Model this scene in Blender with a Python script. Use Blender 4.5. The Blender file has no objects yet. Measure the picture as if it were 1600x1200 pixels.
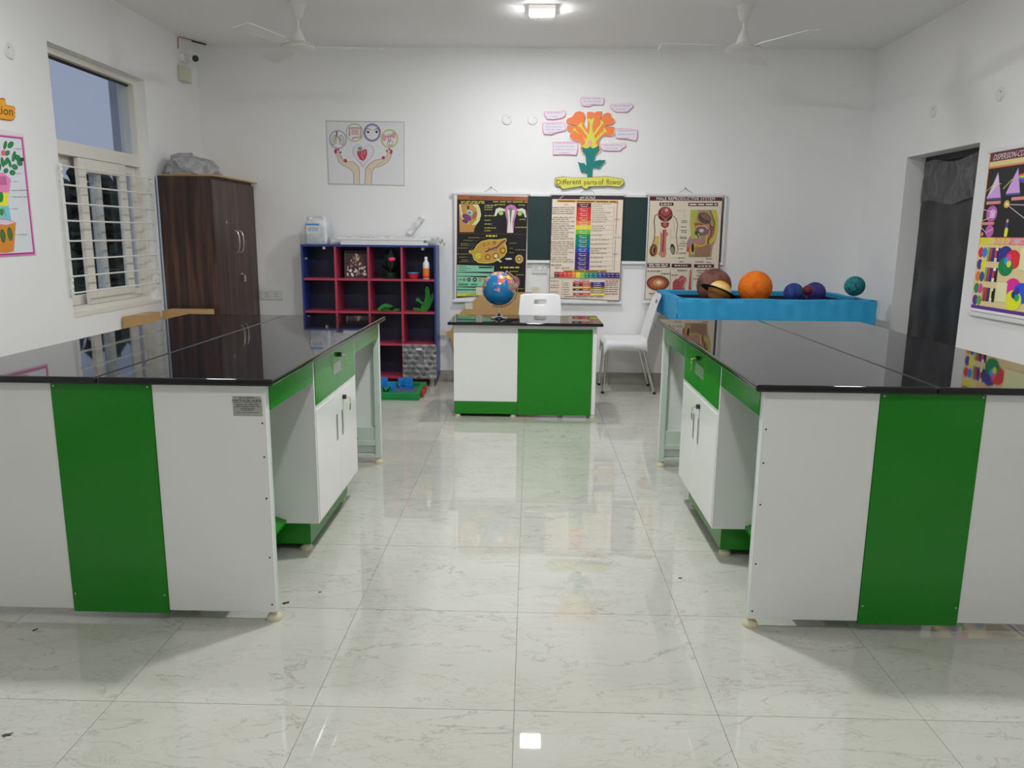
import bpy, bmesh, math, random
from mathutils import Vector, Matrix
random.seed(7)
S = bpy.context.scene
COL = S.collection
PI = math.pi

# ------------------------------------------------------------------ camera
CAM_H, PITCH, YAW, ROLL, FPX = 1.38039, 0.192341, 0.0220268, 0.00993286, 1193.267
_f = Vector((-math.sin(YAW)*math.cos(PITCH), math.cos(YAW)*math.cos(PITCH), -math.sin(PITCH)))
_r = Vector((math.cos(YAW), math.sin(YAW), 0.0))
_u = _r.cross(_f)
CR = _r*math.cos(ROLL) + _u*math.sin(ROLL)
CU = -_r*math.sin(ROLL) + _u*math.cos(ROLL)
CF = _f
cam_data = bpy.data.cameras.new('camera')
cam = bpy.data.objects.new('camera', cam_data)
COL.objects.link(cam)
cam.matrix_world = Matrix(((CR.x, CU.x, -CF.x, 0), (CR.y, CU.y, -CF.y, 0), (CR.z, CU.z, -CF.z, CAM_H), (0, 0, 0, 1)))
cam_data.sensor_width = 36.0
cam_data.lens = 36.0*FPX/1600.0
cam_data.clip_start = 0.05
cam_data.clip_end = 200
S.camera = cam

# ------------------------------------------------------------------ world, exposure
W = bpy.data.worlds.new('dusk_sky'); S.world = W; W.use_nodes = True
_bg = W.node_tree.nodes['Background']
_bg.inputs[0].default_value = (0.62, 0.70, 0.92, 1)
_bg.inputs[1].default_value = 0.50
S.view_settings.view_transform = 'Standard'
S.view_settings.look = 'None'
S.view_settings.gamma = 1.0
S.view_settings.use_curve_mapping = False
S.view_settings.exposure = 0.0
S.cycles.use_light_tree = False
S.cycles.max_bounces = 8
S.cycles.diffuse_bounces = 6
S.cycles.glossy_bounces = 3
S.cycles.transparent_max_bounces = 10
LAMP = 300.0            # radiance of the LED panels

# ------------------------------------------------------------------ helpers
def lin(c):
    c = c/255.0
    return c/12.92 if c <= 0.04045 else ((c+0.055)/1.055)**2.4
def C(r, g, b, k=1.0):
    return tuple(min(0.93, lin(v)*k) for v in (r, g, b))

def at(u, v, X=None, Y=None, Z=None):
    """point where the line of sight of photo position (u, v) meets a wall, floor or table plane"""
    d = CR*((u-800)/FPX) + CU*((600-v)/FPX) + CF
    if X is not None: t = X/d.x
    elif Y is not None: t = Y/d.y
    else: t = (Z-CAM_H)/d.z
    return Vector((d.x*t, d.y*t, CAM_H+d.z*t))

def tag(o, label=None, cat=None, group=None, kind=None):
    if label: o['label'] = label
    if cat: o['category'] = cat
    if group: o['group'] = group
    if kind: o['kind'] = kind
    return o

def thing(name, label, cat, loc=(0, 0, 0), rz=0.0, group=None, kind=None):
    o = bpy.data.objects.new(name, None)
    o.empty_display_size = 0.1
    o.location = loc; o.rotation_euler = (0, 0, rz)
    COL.objects.link(o)
    return tag(o, label, cat, group, kind)

class MB:
    """collects geometry for one mesh"""
    def __init__(s): s.v = []; s.f = []
    def add(s, vs, fs):
        n = len(s.v); s.v += [tuple(p) for p in vs]; s.f += [tuple(i+n for i in f) for f in fs]; return s
    def box(s, x0, x1, y0, y1, z0, z1):
        vs = [(x0,y0,z0),(x1,y0,z0),(x1,y1,z0),(x0,y1,z0),(x0,y0,z1),(x1,y0,z1),(x1,y1,z1),(x0,y1,z1)]
        return s.add(vs, [(0,3,2,1),(4,5,6,7),(0,1,5,4),(1,2,6,5),(2,3,7,6),(3,0,4,7)])
    def prism(s, poly, h, origin, ex, ey):
        """poly (a, b) spanned by ex, ey from origin, pushed h along ex x ey"""
        ex, ey, o = Vector(ex), Vector(ey), Vector(origin); n = ex.cross(ey).normalized()*h
        a = sum(poly[i][0]*poly[(i+1) % len(poly)][1]-poly[(i+1) % len(poly)][0]*poly[i][1] for i in range(len(poly)))
        if (a < 0) != (h < 0): poly = poly[::-1]
        k = len(poly)
        vs = [o+ex*p[0]+ey*p[1] for p in poly]; vs += [p+n for p in vs]
        fs = [tuple(range(k))[::-1], tuple(range(k, 2*k))] + [(i, (i+1) % k, k+(i+1) % k, k+i) for i in range(k)]
        return s.add(vs, fs)
    def tube(s, pts, r, seg=10, cap=True):
        pts = [Vector(p) for p in pts]; n = len(pts)
        rs = r if isinstance(r, (list, tuple)) else [r]*n
        T = [(pts[min(i+1, n-1)]-pts[max(i-1, 0)]).normalized() for i in range(n)]
        a = T[0].orthogonal().normalized(); vs = []
        for i in range(n):
            a = (a - T[i]*a.dot(T[i])).normalized(); b = T[i].cross(a)
            vs += [pts[i]+(a*math.cos(2*PI*k/seg)+b*math.sin(2*PI*k/seg))*rs[i] for k in range(seg)]
        fs = [(i*seg+k, i*seg+(k+1) % seg, (i+1)*seg+(k+1) % seg, (i+1)*seg+k) for i in range(n-1) for k in range(seg)]
        if cap: fs += [tuple(range(seg))[::-1], tuple(range((n-1)*seg, n*seg))]
        return s.add(vs, fs)
    def lathe(s, prof, c=(0, 0, 0), seg=24, ax='z'):
        vs = []
        for r, z in prof:
            for k in range(seg):
                p, q = r*math.cos(2*PI*k/seg), r*math.sin(2*PI*k/seg)
                vs.append((c[0]+p, c[1]+q, c[2]+z) if ax == 'z' else (c[0]+z, c[1]+p, c[2]+q) if ax == 'x' else (c[0]+q, c[1]+z, c[2]+p))
        n = len(prof)
        fs = [(i*seg+k, i*seg+(k+1) % seg, (i+1)*seg+(k+1) % seg, (i+1)*seg+k) for i in range(n-1) for k in range(seg)]
        fs += [tuple(range(seg))[::-1], tuple(range((n-1)*seg, n*seg))]
        return s.add(vs, fs)
    def sphere(s, c, r, seg=28, rings=16, sc=(1, 1, 1)):
        prof = [(max(1e-4, r*math.sin(PI*i/rings)), -r*math.cos(PI*i/rings)) for i in range(rings+1)]
        t = MB().lathe(prof, (0, 0, 0), seg)
        return s.add([(c[0]+p[0]*sc[0], c[1]+p[1]*sc[1], c[2]+p[2]*sc[2]) for p in t.v], t.f)
    def grid(s, fn, nu, nv):
        vs = [fn(i/nu, j/nv) for j in range(nv+1) for i in range(nu+1)]
        return s.add(vs, [(j*(nu+1)+i, j*(nu+1)+i+1, (j+1)*(nu+1)+i+1, (j+1)*(nu+1)+i) for j in range(nv) for i in range(nu)])
    def build(s, name, mat, parent=None, bev=0.0, smooth=False, local=False, seg=2, label=None):
        off = Vector((0, 0, 0))
        if parent is not None and not local:
            off = Vector(parent.location)
            if parent.parent is not None: off = off+Vector(parent.parent.location)
        me = bpy.data.meshes.new(name)
        me.from_pydata([Vector(p)-off for p in s.v], [], s.f)
        bm = bmesh.new(); bm.from_mesh(me)
        bmesh.ops.recalc_face_normals(bm, faces=bm.faces)
        if bev > 0:
            es = [e for e in bm.edges if len(e.link_faces) == 2 and e.calc_face_angle(0) > 0.6]
            bmesh.ops.bevel(bm, geom=es, offset=bev, segments=seg, profile=0.5, affect='EDGES', clamp_overlap=True)
        bm.to_mesh(me); bm.free()
        if smooth or bev > 0:
            me.shade_smooth(); me.set_sharp_from_angle(angle=math.radians(42))
        me.materials.append(mat)
        o = bpy.data.objects.new(name, me); COL.objects.link(o)
        if parent is not None: o.parent = parent
        if bev > 0:
            wn = o.modifiers.new('weighted_normals', 'WEIGHTED_NORMAL'); wn.keep_sharp = True; wn.weight = 100
        if label: o['label'] = label
        return o

def struct(o): o['kind'] = 'structure'; return o

# ------------------------------------------------------------------ materials
def nodes(name):
    m = bpy.data.materials.new(name); m.use_nodes = True
    nt = m.node_tree
    return m, nt, nt.nodes, nt.links, nt.nodes['Principled BSDF']

def plain(name, col, rough=0.5, metal=0.0, spec=0.5, var=0.04, scale=6.0, bump=0.0, bscale=60.0, coat=0.0, stretch=(1, 1, 1), aniso=None):
    """base colour with fine procedural variation and optional bump"""
    m, nt, N, L, b = nodes(name)
    tc = N.new('ShaderNodeTexCoord'); mp = N.new('ShaderNodeMapping'); mp.inputs['Scale'].default_value = stretch
    L.new(tc.outputs['Object'], mp.inputs[0])
    no = N.new('ShaderNodeTexNoise'); no.inputs['Scale'].default_value = scale; no.inputs['Detail'].default_value = 2
    L.new(mp.outputs[0], no.inputs['Vector'])
    mx = N.new('ShaderNodeMix'); mx.data_type = 'RGBA'
    mx.inputs[6].default_value = tuple(max(0, c*(1-var)) for c in col)+(1,)
    mx.inputs[7].default_value = tuple(min(1, c*(1+var)) for c in col)+(1,)
    L.new(no.outputs['Fac'], mx.inputs[0]); L.new(mx.outputs[2], b.inputs['Base Color'])
    b.inputs['Roughness'].default_value = rough; b.inputs['Metallic'].default_value = metal
    b.inputs['Specular IOR Level'].default_value = spec
    b.inputs['Coat Weight'].default_value = coat; b.inputs['Coat Roughness'].default_value = 0.05
    if bump > 0:
        n2 = N.new('ShaderNodeTexNoise'); n2.inputs['Scale'].default_value = bscale; n2.inputs['Detail'].default_value = 3
        L.new(mp.outputs[0], n2.inputs['Vector'])
        bp = N.new('ShaderNodeBump'); bp.inputs['Strength'].default_value = bump; bp.inputs['Distance'].default_value = 0.01
        L.new(n2.outputs['Fac'], bp.inputs['Height']); L.new(bp.outputs[0], b.inputs['Normal'])
    return m

M = {}
M['wall'] = plain('wall_paint', (0.865, 0.862, 0.86), 0.75, var=0.025, scale=1.3, bump=0.05, bscale=14, spec=0.3)
M['ceil'] = plain('ceiling_paint', (0.86, 0.855, 0.85), 0.85, var=0.02, scale=0.8, spec=0.2)
M['lam_white'] = plain('white_laminate', (0.88, 0.88, 0.865), 0.17, var=0.02, scale=2, spec=0.4)
M['lam_green'] = plain('green_laminate', (0.012, 0.235, 0.012), 0.17, var=0.06, scale=2, spec=0.4)
M['frame_grey'] = plain('powder_coated_frame', (0.60, 0.70, 0.62), 0.45, var=0.03, scale=4)
M['cream_plastic'] = plain('cream_plastic', (0.66, 0.60, 0.43), 0.45)
M['steel'] = plain('brushed_steel', (0.62, 0.62, 0.61), 0.28, metal=1.0, stretch=(1, 1, 12), scale=30)
M['chrome'] = plain('chrome', (0.78, 0.78, 0.78), 0.10, metal=1.0, var=0.02)
M['black_plastic'] = plain('black_plastic', (0.012, 0.012, 0.014), 0.4)
M['white_plastic'] = plain('white_plastic', (0.84, 0.84, 0.84), 0.32, var=0.015)
M['switch_plate'] = plain('switch_plate_plastic', (0.76, 0.755, 0.74), 0.35, var=0.015)
M['upvc'] = plain('cream_window_frame', (0.80, 0.77, 0.69), 0.4, var=0.03)
M['grille'] = plain('grille_paint', (0.80, 0.79, 0.76), 0.45, var=0.04, scale=20)
M['blue_lam'] = plain('blue_laminate', C(38, 56, 120, 1.2), 0.35, var=0.05)
M['pink_lam'] = plain('crimson_laminate', C(172, 58, 82, 1.15), 0.35, var=0.05)
M['card'] = plain('cardboard', C(172, 138, 92, 1.2), 0.85, var=0.08, scale=14, bump=0.15, bscale=50)
M['tape'] = plain('tape', C(200, 190, 170, 1.2), 0.2, var=0.15, scale=60)
M['paper'] = plain('white_paper', (0.78, 0.78, 0.79), 0.7, var=0.02, bump=0.06, bscale=9)
M['sheet'] = plain('laminated_sheet', (0.80, 0.80, 0.80), 0.35, var=0.02)
M['rail'] = plain('white_rail', (0.80, 0.80, 0.80), 0.35, var=0.02)
M['board_green'] = plain('green_writing_board', C(24, 50, 50, 1.1), 0.45, var=0.1, scale=8)
M['blue_paper'] = plain('blue_craft_paper', C(34, 140, 188, 1.25), 0.6, var=0.10, scale=5, bump=0.35, bscale=10)
M['dark_inner'] = plain('dark_lining', (0.012, 0.012, 0.03), 0.6)
M['skirting'] = plain('skirting_tile', (0.36, 0.345, 0.29), 0.25, var=0.12, scale=7)
M['grout'] = plain('grout', (0.20, 0.20, 0.18), 0.9, var=0.1)
M['door'] = plain('dark_grey_door', (0.03, 0.03, 0.033), 0.55, var=0.1, scale=3)
M['cord'] = plain('hanging_cord', (0.15, 0.13, 0.12), 0.7)
M['brass'] = plain('brass_key', (0.55, 0.47, 0.28), 0.3, metal=1.0)
M['red_plastic'] = plain('red_plastic', C(180, 40, 44, 1.2), 0.35)
M['green_plastic'] = plain('green_plastic', C(20, 128, 62, 1.2), 0.35)
M['leaf_green'] = plain('bright_green_craft', C(34, 126, 40, 1.1), 0.5, var=0.35, scale=40)
M['deep_green'] = plain('deep_green_craft', C(6, 44, 28, 1.1), 0.5, var=0.3, scale=30)
M['toy_blue'] = plain('toy_blue_plastic', C(36, 130, 200, 1.2), 0.35)
M['pink'] = plain('pink_craft', C(240, 60, 120, 1.2), 0.5)
M['wood_tan'] = plain('tan_wood', C(176, 140, 84, 1.2), 0.6, var=0.12, stretch=(1, 1, 8), scale=8)
M['soil'] = plain('blue_grey_mat', C(84, 92, 124, 1.1), 0.8, var=0.25, scale=30)
M['cctv_box'] = plain('aged_junction_plastic', (0.62, 0.62, 0.48), 0.5)
M['red_wire'] = plain('red_wire', (0.35, 0.05, 0.04), 0.5)
M['ext_ground'] = plain('outside_ground', (0.10, 0.11, 0.09), 0.9, var=0.3)
M['ext_wall'] = plain('outside_painted_wall', (0.46, 0.50, 0.56), 0.8, var=0.04)
M['bark'] = plain('bark', (0.07, 0.055, 0.04), 0.9, var=0.3, scale=20)
M['foliage'] = plain('foliage', (0.035, 0.06, 0.03), 0.7, var=0.5, scale=2)
M['lamp_body'] = plain('lamp_body', (0.82, 0.80, 0.79), 0.4)
M['fan'] = plain('fan_enamel', (0.76, 0.755, 0.74), 0.3, var=0.01)
M['fan_trim'] = plain('fan_trim', (0.72, 0.64, 0.50), 0.25, metal=0.6)
M['film_blue'] = plain('pale_blue_foam', C(150, 165, 185, 1.4), 0.6)

def mat_floor():
    m, nt, N, L, b = nodes('polished_floor_tile')
    ge = N.new('ShaderNodeNewGeometry'); oi = N.new('ShaderNodeObjectInfo')
    mp = N.new('ShaderNodeMapping'); mp.inputs['Scale'].default_value = (1.0, 2.3, 1.0)
    ml = N.new('ShaderNodeMath'); ml.operation = 'MULTIPLY'; ml.inputs[1].default_value = 40
    L.new(oi.outputs['Random'], ml.inputs[0]); cb = N.new('ShaderNodeCombineXYZ'); L.new(ml.outputs[0], cb.inputs[2])
    va = N.new('ShaderNodeVectorMath'); va.operation = 'ADD'
    L.new(ge.outputs['Position'], mp.inputs[0]); L.new(mp.outputs[0], va.inputs[0]); L.new(cb.outputs[0], va.inputs[1])
    def vein(scale, width, det, dist):
        n = N.new('ShaderNodeTexNoise'); n.inputs['Scale'].default_value = scale; n.inputs['Detail'].default_value = det
        n.inputs['Distortion'].default_value = dist; n.inputs['Roughness'].default_value = 0.62
        L.new(va.outputs[0], n.inputs['Vector'])
        s = N.new('ShaderNodeMath'); s.operation = 'SUBTRACT'; s.inputs[1].default_value = 0.5; L.new(n.outputs['Fac'], s.inputs[0])
        a = N.new('ShaderNodeMath'); a.operation = 'ABSOLUTE'; L.new(s.outputs[0], a.inputs[0])
        mr = N.new('ShaderNodeMapRange'); mr.inputs['From Min'].default_value = 0; mr.inputs['From Max'].default_value = width
        mr.inputs['To Min'].default_value = 1; mr.inputs['To Max'].default_value = 0
        L.new(a.outputs[0], mr.inputs['Value'])
        return mr
    v1 = vein(3.0, 0.013, 7, 0.6); v2 = vein(8.0, 0.020, 5, 0.8)
    nm = N.new('ShaderNodeTexNoise'); nm.inputs['Scale'].default_value = 3.5; nm.inputs['Detail'].default_value = 3; L.new(va.outputs[0], nm.inputs['Vector'])
    mk = N.new('ShaderNodeMapRange'); mk.inputs['From Min'].default_value = 0.40; mk.inputs['From Max'].default_value = 0.60; L.new(nm.outputs['Fac'], mk.inputs['Value'])
    p1 = N.new('ShaderNodeMath'); p1.operation = 'MULTIPLY'; L.new(v1.outputs[0], p1.inputs[0]); L.new(mk.outputs[0], p1.inputs[1])
    mk2 = N.new('ShaderNodeMapRange'); mk2.inputs['From Min'].default_value = 0.58; mk2.inputs['From Max'].default_value = 0.40; L.new(nm.outputs['Fac'], mk2.inputs['Value'])
    p2 = N.new('ShaderNodeMath'); p2.operation = 'MULTIPLY'; L.new(v2.outputs[0], p2.inputs[0]); L.new(mk2.outputs[0], p2.inputs[1])
    p2b = N.new('ShaderNodeMath'); p2b.operation = 'MULTIPLY'; p2b.inputs[1].default_value = 0.60; L.new(p2.outputs[0], p2b.inputs[0])
    mxm = N.new('ShaderNodeMath'); mxm.operation = 'MAXIMUM'; L.new(p1.outputs[0], mxm.inputs[0]); L.new(p2b.outputs[0], mxm.inputs[1])
    cl = N.new('ShaderNodeTexNoise'); cl.inputs['Scale'].default_value = 2.2; cl.inputs['Detail'].default_value = 5; L.new(va.outputs[0], cl.inputs['Vector'])
    base = N.new('ShaderNodeMix'); base.data_type = 'RGBA'
    base.inputs[6].default_value = (0.51, 0.505, 0.44, 1); base.inputs[7].default_value = (0.61, 0.605, 0.545, 1)
    L.new(cl.outputs['Fac'], base.inputs[0])
    sc = N.new('ShaderNodeMath'); sc.operation = 'MULTIPLY'; sc.inputs[1].default_value = 0.56; L.new(mxm.outputs[0], sc.inputs[0])
    mx = N.new('ShaderNodeMix'); mx.data_type = 'RGBA'; mx.inputs[7].default_value = (0.23, 0.215, 0.17, 1)
    L.new(sc.outputs[0], mx.inputs[0]); L.new(base.outputs[2], mx.inputs[6]); L.new(mx.outputs[2], b.inputs['Base Color'])
    b.inputs['Roughness'].default_value = 0.014; b.inputs['Specular IOR Level'].default_value = 0.55
    return m
M['floor'] = mat_floor()

def mat_granite():
    m, nt, N, L, b = nodes('black_granite')
    tc = N.new('ShaderNodeTexCoord')
    v = N.new('ShaderNodeTexVoronoi'); v.inputs['Scale'].default_value = 260; L.new(tc.outputs['Object'], v.inputs['Vector'])
    r = N.new('ShaderNodeValToRGB'); r.color_ramp.elements[0].position = 0.0; r.color_ramp.elements[0].color = (0.028, 0.027, 0.030, 1)
    r.color_ramp.elements[1].position = 0.35; r.color_ramp.elements[1].color = (0.008, 0.008, 0.010, 1)
    L.new(v.outputs['Distance'], r.inputs[0]); L.new(r.outputs[0], b.inputs['Base Color'])
    b.inputs['Roughness'].default_value = 0.03; b.inputs['Specular IOR Level'].default_value = 0.5
    return m
M['granite'] = mat_granite()

def mat_veneer(name='dark_walnut_veneer'):
    m, nt, N, L, b = nodes(name)
    tc = N.new('ShaderNodeTexCoord'); mp = N.new('ShaderNodeMapping'); mp.inputs['Scale'].default_value = (14, 14, 0.7)
    L.new(tc.outputs['Object'], mp.inputs[0])
    n = N.new('ShaderNodeTexNoise'); n.inputs['Scale'].default_value = 1.6; n.inputs['Detail'].default_value = 8; n.inputs['Distortion'].default_value = 0.5
    L.new(mp.outputs[0], n.inputs['Vector'])
    r = N.new('ShaderNodeValToRGB'); e = r.color_ramp.elements
    e[0].position = 0.30; e[0].color = C(38, 26, 24)+(1,); e[1].position = 0.72; e[1].color = C(104, 68, 54)+(1,)
    x = e.new(0.5); x.color = C(66, 45, 40)+(1,)
    L.new(n.outputs['Fac'], r.inputs[0]); L.new(r.outputs[0], b.inputs['Base Color'])
    b.inputs['Roughness'].default_value = 0.38
    return m
M['veneer'] = mat_veneer()

def mat_glass(name, tint=(0.93, 0.95, 0.97), gloss=0.02):
    m, nt, N, L, b = nodes(name); N.remove(b)
    out = N['Material Output']
    t = N.new('ShaderNodeBsdfTransparent'); t.inputs[0].default_value = tint+(1,)
    g = N.new('ShaderNodeBsdfGlossy'); g.inputs['Roughness'].default_value = gloss
    fr = N.new('ShaderNodeFresnel'); fr.inputs['IOR'].default_value = 1.45
    ge = N.new('ShaderNodeNewGeometry'); om = N.new('ShaderNodeMath'); om.operation = 'SUBTRACT'; om.inputs[0].default_value = 1.0; L.new(ge.outputs['Backfacing'], om.inputs[1])
    ff = N.new('ShaderNodeMath'); ff.operation = 'MULTIPLY'; L.new(fr.outputs[0], ff.inputs[0]); L.new(om.outputs[0], ff.inputs[1])
    mx = N.new('ShaderNodeMixShader'); L.new(ff.outputs[0], mx.inputs[0]); L.new(t.outputs[0], mx.inputs[1]); L.new(g.outputs[0], mx.inputs[2])
    L.new(mx.outputs[0], out.inputs[0])
    return m
M['glass'] = mat_glass('window_glass')

def mat_film(name, col, dens=0.35, bump=0.8, bscale=22, rough=0.15):
    """crumpled clear plastic: part see-through, part glossy"""
    m, nt, N, L, b = nodes(name); out = N['Material Output']
    tc = N.new('ShaderNodeTexCoord'); mp = N.new('ShaderNodeMapping'); mp.inputs['Scale'].default_value = (1, 1, 0.8); mp.inputs['Rotation'].default_value = (0.4, 0.6, 0.2)
    L.new(tc.outputs['Object'], mp.inputs[0])
    n = N.new('ShaderNodeTexNoise'); n.inputs['Scale'].default_value = bscale; n.inputs['Detail'].default_value = 5; n.inputs['Distortion'].default_value = 1.2
    L.new(mp.outputs[0], n.inputs['Vector'])
    bp = N.new('ShaderNodeBump'); bp.inputs['Strength'].default_value = bump; bp.inputs['Distance'].default_value = 0.03; L.new(n.outputs['Fac'], bp.inputs['Height'])
    b.inputs['Base Color'].default_value = col+(1,); b.inputs['Roughness'].default_value = rough; L.new(bp.outputs[0], b.inputs['Normal'])
    b.inputs['Specular IOR Level'].default_value = 0.8
    t = N.new('ShaderNodeBsdfTransparent')
    mr = N.new('ShaderNodeMapRange'); mr.inputs['From Min'].default_value = 0.35; mr.inputs['From Max'].default_value = 0.65
    mr.inputs['To Min'].default_value = max(0, dens-0.2); mr.inputs['To Max'].default_value = min(1, dens+0.3)
    L.new(n.outputs['Fac'], mr.inputs['Value'])
    mx = N.new('ShaderNodeMixShader'); L.new(mr.outputs[0], mx.inputs[0]); L.new(t.outputs[0], mx.inputs[1]); L.new(b.outputs[0], mx.inputs[2]); L.new(mx.outputs[0], out.inputs[0])
    return m
M['film'] = mat_film('crumpled_clear_film', (0.50, 0.50, 0.50), 0.40, bump=0.7, bscale=14)
M['bag'] = mat_film('crumpled_grey_bag', (0.42, 0.42, 0.43), 0.93, bump=0.95, bscale=9, rough=0.22)
M['blacksheet'] = mat_film('black_plastic_sheeting', (0.022, 0.022, 0.025), 1.0, bump=0.12, bscale=4, rough=0.4)
M['clear'] = mat_film('clear_plastic_sleeve', (0.85, 0.85, 0.86), 0.45, bump=0.3, bscale=14, rough=0.12)
M['jug'] = mat_film('milky_jug_plastic', (0.80, 0.83, 0.85), 0.88, bump=0.02, bscale=6, rough=0.3)

def mat_emit(name, col, s):
    m, nt, N, L, b = nodes(name)
    b.inputs['Base Color'].default_value = (0.8, 0.8, 0.8, 1)
    b.inputs['Emission Color'].default_value = col+(1,); b.inputs['Emission Strength'].default_value = s
    return m

def mat_ink():
    m, nt, N, L, b = nodes('printed_ink')
    a = N.new('ShaderNodeAttribute'); a.attribute_name = 'ink'
    L.new(a.outputs['Color'], b.inputs['Base Color']); b.inputs['Roughness'].default_value = 0.38
    b.inputs['Specular IOR Level'].default_value = 0.35
    return m
M['ink'] = mat_ink()

def mat_yarn(name, cols, scale=6.0, band=False):
    m, nt, N, L, b = nodes(name)
    tc = N.new('ShaderNodeTexCoord')
    if band:
        sp = N.new('ShaderNodeSeparateXYZ'); L.new(tc.outputs['Object'], sp.inputs[0]); src = sp.outputs['Z']
        mr = N.new('ShaderNodeMapRange'); mr.inputs['From Min'].default_value = -0.10; mr.inputs['From Max'].default_value = 0.10; L.new(src, mr.inputs['Value']); fac = mr.outputs[0]
    else:
        n = N.new('ShaderNodeTexNoise'); n.inputs['Scale'].default_value = scale; n.inputs['Detail'].default_value = 3; L.new(tc.outputs['Object'], n.inputs['Vector']); fac = n.outputs['Fac']
    r = N.new('ShaderNodeValToRGB'); e = r.color_ramp.elements
    e[0].position = 0.35 if not band else 0.0; e[0].color = cols[0]+(1,); e[1].position = 0.65 if not band else 1.0; e[1].color = cols[-1]+(1,)
    for i, c in enumerate(cols[1:-1]):
        x = e.new((i+1)/(len(cols)-1) if band else 0.35+0.3*(i+1)/(len(cols)-1)); x.color = c+(1,)
    L.new(fac, r.inputs[0]); L.new(r.outputs[0], b.inputs['Base Color'])
    b.inputs['Roughness'].default_value = 0.75
    w = N.new('ShaderNodeTexNoise'); w.inputs['Scale'].default_value = 55; w.inputs['Detail'].default_value = 2; w.inputs['Distortion'].default_value = 2.0; L.new(tc.outputs['Object'], w.inputs['Vector'])
    bp = N.new('ShaderNodeBump'); bp.inputs['Strength'].default_value = 0.5; bp.inputs['Distance'].default_value = 0.008; L.new(w.outputs['Fac'], bp.inputs['Height']); L.new(bp.outputs[0], b.inputs['Normal'])
    return m

def mat_globe():
    m, nt, N, L, b = nodes('globe_map')
    tc = N.new('ShaderNodeTexCoord')
    n = N.new('ShaderNodeTexNoise'); n.inputs['Scale'].default_value = 9.5; n.inputs['Detail'].default_value = 6; n.inputs['Distortion'].default_value = 0.35
    L.new(tc.outputs['Object'], n.inputs['Vector'])
    sp = N.new('ShaderNodeSeparateXYZ'); L.new(tc.outputs['Object'], sp.inputs[0])
    ad = N.new('ShaderNodeMath'); ad.operation = 'MULTIPLY_ADD'; ad.inputs[1].default_value = 1.3; L.new(sp.outputs['Z'], ad.inputs[0]); L.new(n.outputs['Fac'], ad.inputs[2])
    gt = N.new('ShaderNodeMath'); gt.operation = 'GREATER_THAN'; gt.inputs[1].default_value = 0.515; L.new(ad.outputs[0], gt.inputs[0])
    v = N.new('ShaderNodeTexVoronoi'); v.inputs['Scale'].default_value = 48; L.new(tc.outputs['Object'], v.inputs['Vector'])
    hs = N.new('ShaderNodeSeparateColor'); L.new(v.outputs['Color'], hs.inputs[0])
    r = N.new('ShaderNodeValToRGB'); r.color_ramp.interpolation = 'CONSTANT'; e = r.color_ramp.elements
    cols = [C(206, 96, 150), C(232, 206, 70), C(110, 170, 84), C(214, 120, 160), C(226, 120, 60), C(150, 96, 170), C(224, 150, 180), C(170, 196, 96)]
    e[0].position = 0; e[0].color = cols[0]+(1,); e[1].position = 0.125; e[1].color = cols[1]+(1,)
    for i in range(2, 8): x = e.new(i/8); x.color = cols[i]+(1,)
    L.new(hs.outputs[0], r.inputs[0])
    mx = N.new('ShaderNodeMix'); mx.data_type = 'RGBA'; mx.inputs[6].default_value = C(30, 120, 180)+(1,)
    L.new(gt.outputs[0], mx.inputs[0]); L.new(r.outputs[0], mx.inputs[7]); L.new(mx.outputs[2], b.inputs['Base Color'])
    b.inputs['Roughness'].default_value = 0.22
    return m
M['globe'] = mat_globe()

# ------------------------------------------------------------------ flat print
_tcache = {}
def text_mesh(s):
    if s not in _tcache:
        c = bpy.data.curves.new('tmp', 'FONT'); c.body = s; c.resolution_u = 2
        o = bpy.data.objects.new('tmp', c); me = bpy.data.meshes.new_from_object(o)
        vs = [(v.co.x, v.co.y) for v in me.vertices]; fs = [tuple(p.vertices) for p in me.polygons]
        x0 = min(p[0] for p in vs); x1 = max(p[0] for p in vs); y0 = 0.0; y1 = 0.7
        _tcache[s] = ([((p[0]-x0)/(x1-x0), p[1]/0.7) for p in vs], fs)
        bpy.data.objects.remove(o); bpy.data.curves.remove(c); bpy.data.meshes.remove(me)
    return _tcache[s]

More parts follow.
